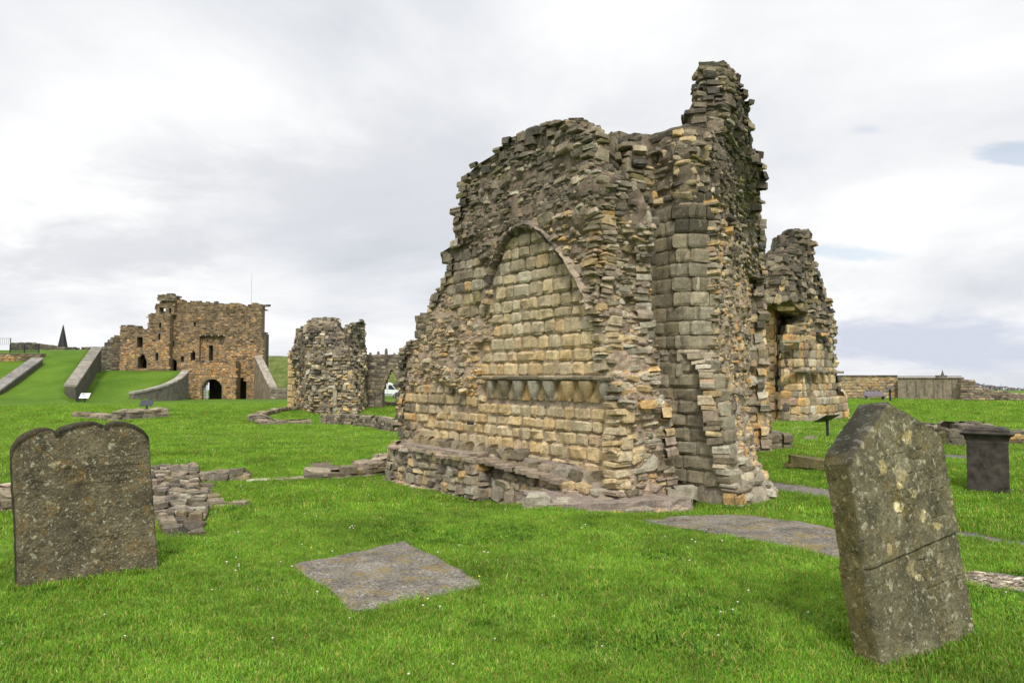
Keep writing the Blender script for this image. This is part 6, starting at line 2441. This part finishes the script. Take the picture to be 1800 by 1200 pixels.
MG = blade_mat('grass_blade', (.125, .27, .022), (.21, .37, .040))
MC = blade_mat('clover_leaf', (.06, .16, .012), (.10, .22, .02))
kinds = [tuft('tuft%d' % k, 40, .075, .014, .042, .0040, MG, k, 1.1) for k in range(5)] + [tuft('tuft_wide%d' % k, 40, .12, .02, .044, .006, MG, 20 + k) for k in range(4)] + [tuft('vclover%d' % k, 22, .07, .012, .024, .011, MC, 40 + k, 1.6) for k in range(2)]


def sample(rmin, rmax, n, amax=42):
    r = np.sqrt(rng.uniform(rmin ** 2, rmax ** 2, n))
    a = np.radians(rng.uniform(-amax, amax, n))
    return r * np.sin(a), r * np.cos(a)


def clear(x, y):
    ok = np.ones(len(x), bool)
    for p in EXCL:
        pa = np.array(p)
        m = (x > pa[:, 0].min()) & (x < pa[:, 0].max()) & (y > pa[:, 1].min()) & (y < pa[:, 1].max())
        if m.any():
            k = np.where(m)[0]
            ok[k[inpoly(x[k], y[k], p)]] = False
    return ok


XS, YS, SC_, ID = [], [], [], []
for (r0, r1, n, s0, s1, k0, k1) in ((1.6, 4.5, 14000, .8, 1.25, 0, 5), (4.5, 9, 30000, .85, 1.3, 0, 5), (9, 17, 34000, 1.0, 1.5, 5, 9), (17, 34, 40000, 1.2, 1.8, 5, 9), (34, 75, 50000, 2.0, 3.0, 5, 9)):
    x, y = sample(r0, r1, n)
    ok = clear(x, y)
    x, y = x[ok], y[ok]
    XS.append(x); YS.append(y)
    big = .65 + .5 * (vnoise(x * 1.1, y * 1.1, 6) * .5 + .5) + .5 * np.maximum(vnoise(x * 4.3, y * 4.3, 6), 0)
    SC_.append(rng.uniform(s0, s1, len(x)) * big)
    idd = rng.randint(k0, k1, len(x))
    idd = np.where((fbm(x * .9 + 20, y * .9, 3, 3) > .45) & (rng.rand(len(x)) < .55) & (y < 12), rng.randint(9, 11, len(x)), idd)
    ID.append(idd)
# longer untrimmed grass against the stones
for pi_, p in enumerate(EXCL):
    pa = np.array(p)
    if pi_ in LOWEDGE:
        continue
    if pa[:, 1].mean() > 22 or pa[:, 1].mean() < 1:
        continue
    c_ = pa.mean(0)
    for i in range(len(pa)):
        a_, b_ = pa[i], pa[(i + 1) % len(pa)]
        L_ = np.linalg.norm(b_ - a_)
        n_ = int(L_ / .035)
        if n_ < 1:
            continue
        t_ = rng.rand(n_)[:, None]
        q_ = a_ * (1 - t_) + b_ * t_
        q_ = q_ + (q_ - c_) / (np.linalg.norm(q_ - c_, axis=1)[:, None] + 1e-6) * rng.uniform(-.01, .05, n_)[:, None]
        k_ = clear(q_[:, 0], q_[:, 1])
        q_ = q_[k_]
        XS.append(q_[:, 0]); YS.append(q_[:, 1])
        SC_.append(rng.uniform(1.0, 1.9, len(q_)))
        ID.append(rng.randint(0, 5, len(q_)))
x, y = np.concatenate(XS), np.concatenate(YS)
z = ground_z(x, y)
scatter('grass', kinds, np.stack([x, y, z], -1), rng.uniform(0, 6.283, len(x)), np.concatenate(SC_), np.concatenate(ID), 'short green grass of the lawn')
M_FW = plain('clover_white', (.62, .60, .50), .8, 0, .1)
M_FY = plain('buttercup_yellow', (.75, .55, .03), .6, 0, .1)
fk = [flower('clover_head', .0058, .026, M_FW, 1), flower('yellow_head', .0065, .032, M_FY, 2)]
x, y = sample(2.4, 30, 1900)
k = clear(x, y) & ((vnoise(x * .5, y * .5, 2) > -.15) | (rng.rand(len(x)) < .25))
x, y = x[k], y[k]
idf = (rng.rand(len(x)) < .05).astype(int)
scatter('clover_flowers', fk, np.stack([x, y, ground_z(x, y)], -1), rng.uniform(0, 6.28, len(x)), rng.uniform(.7, 1.25, len(x)) * (1 + y / 22), idf, 'tiny white clover heads and yellow buttercups dotted over the lawn')
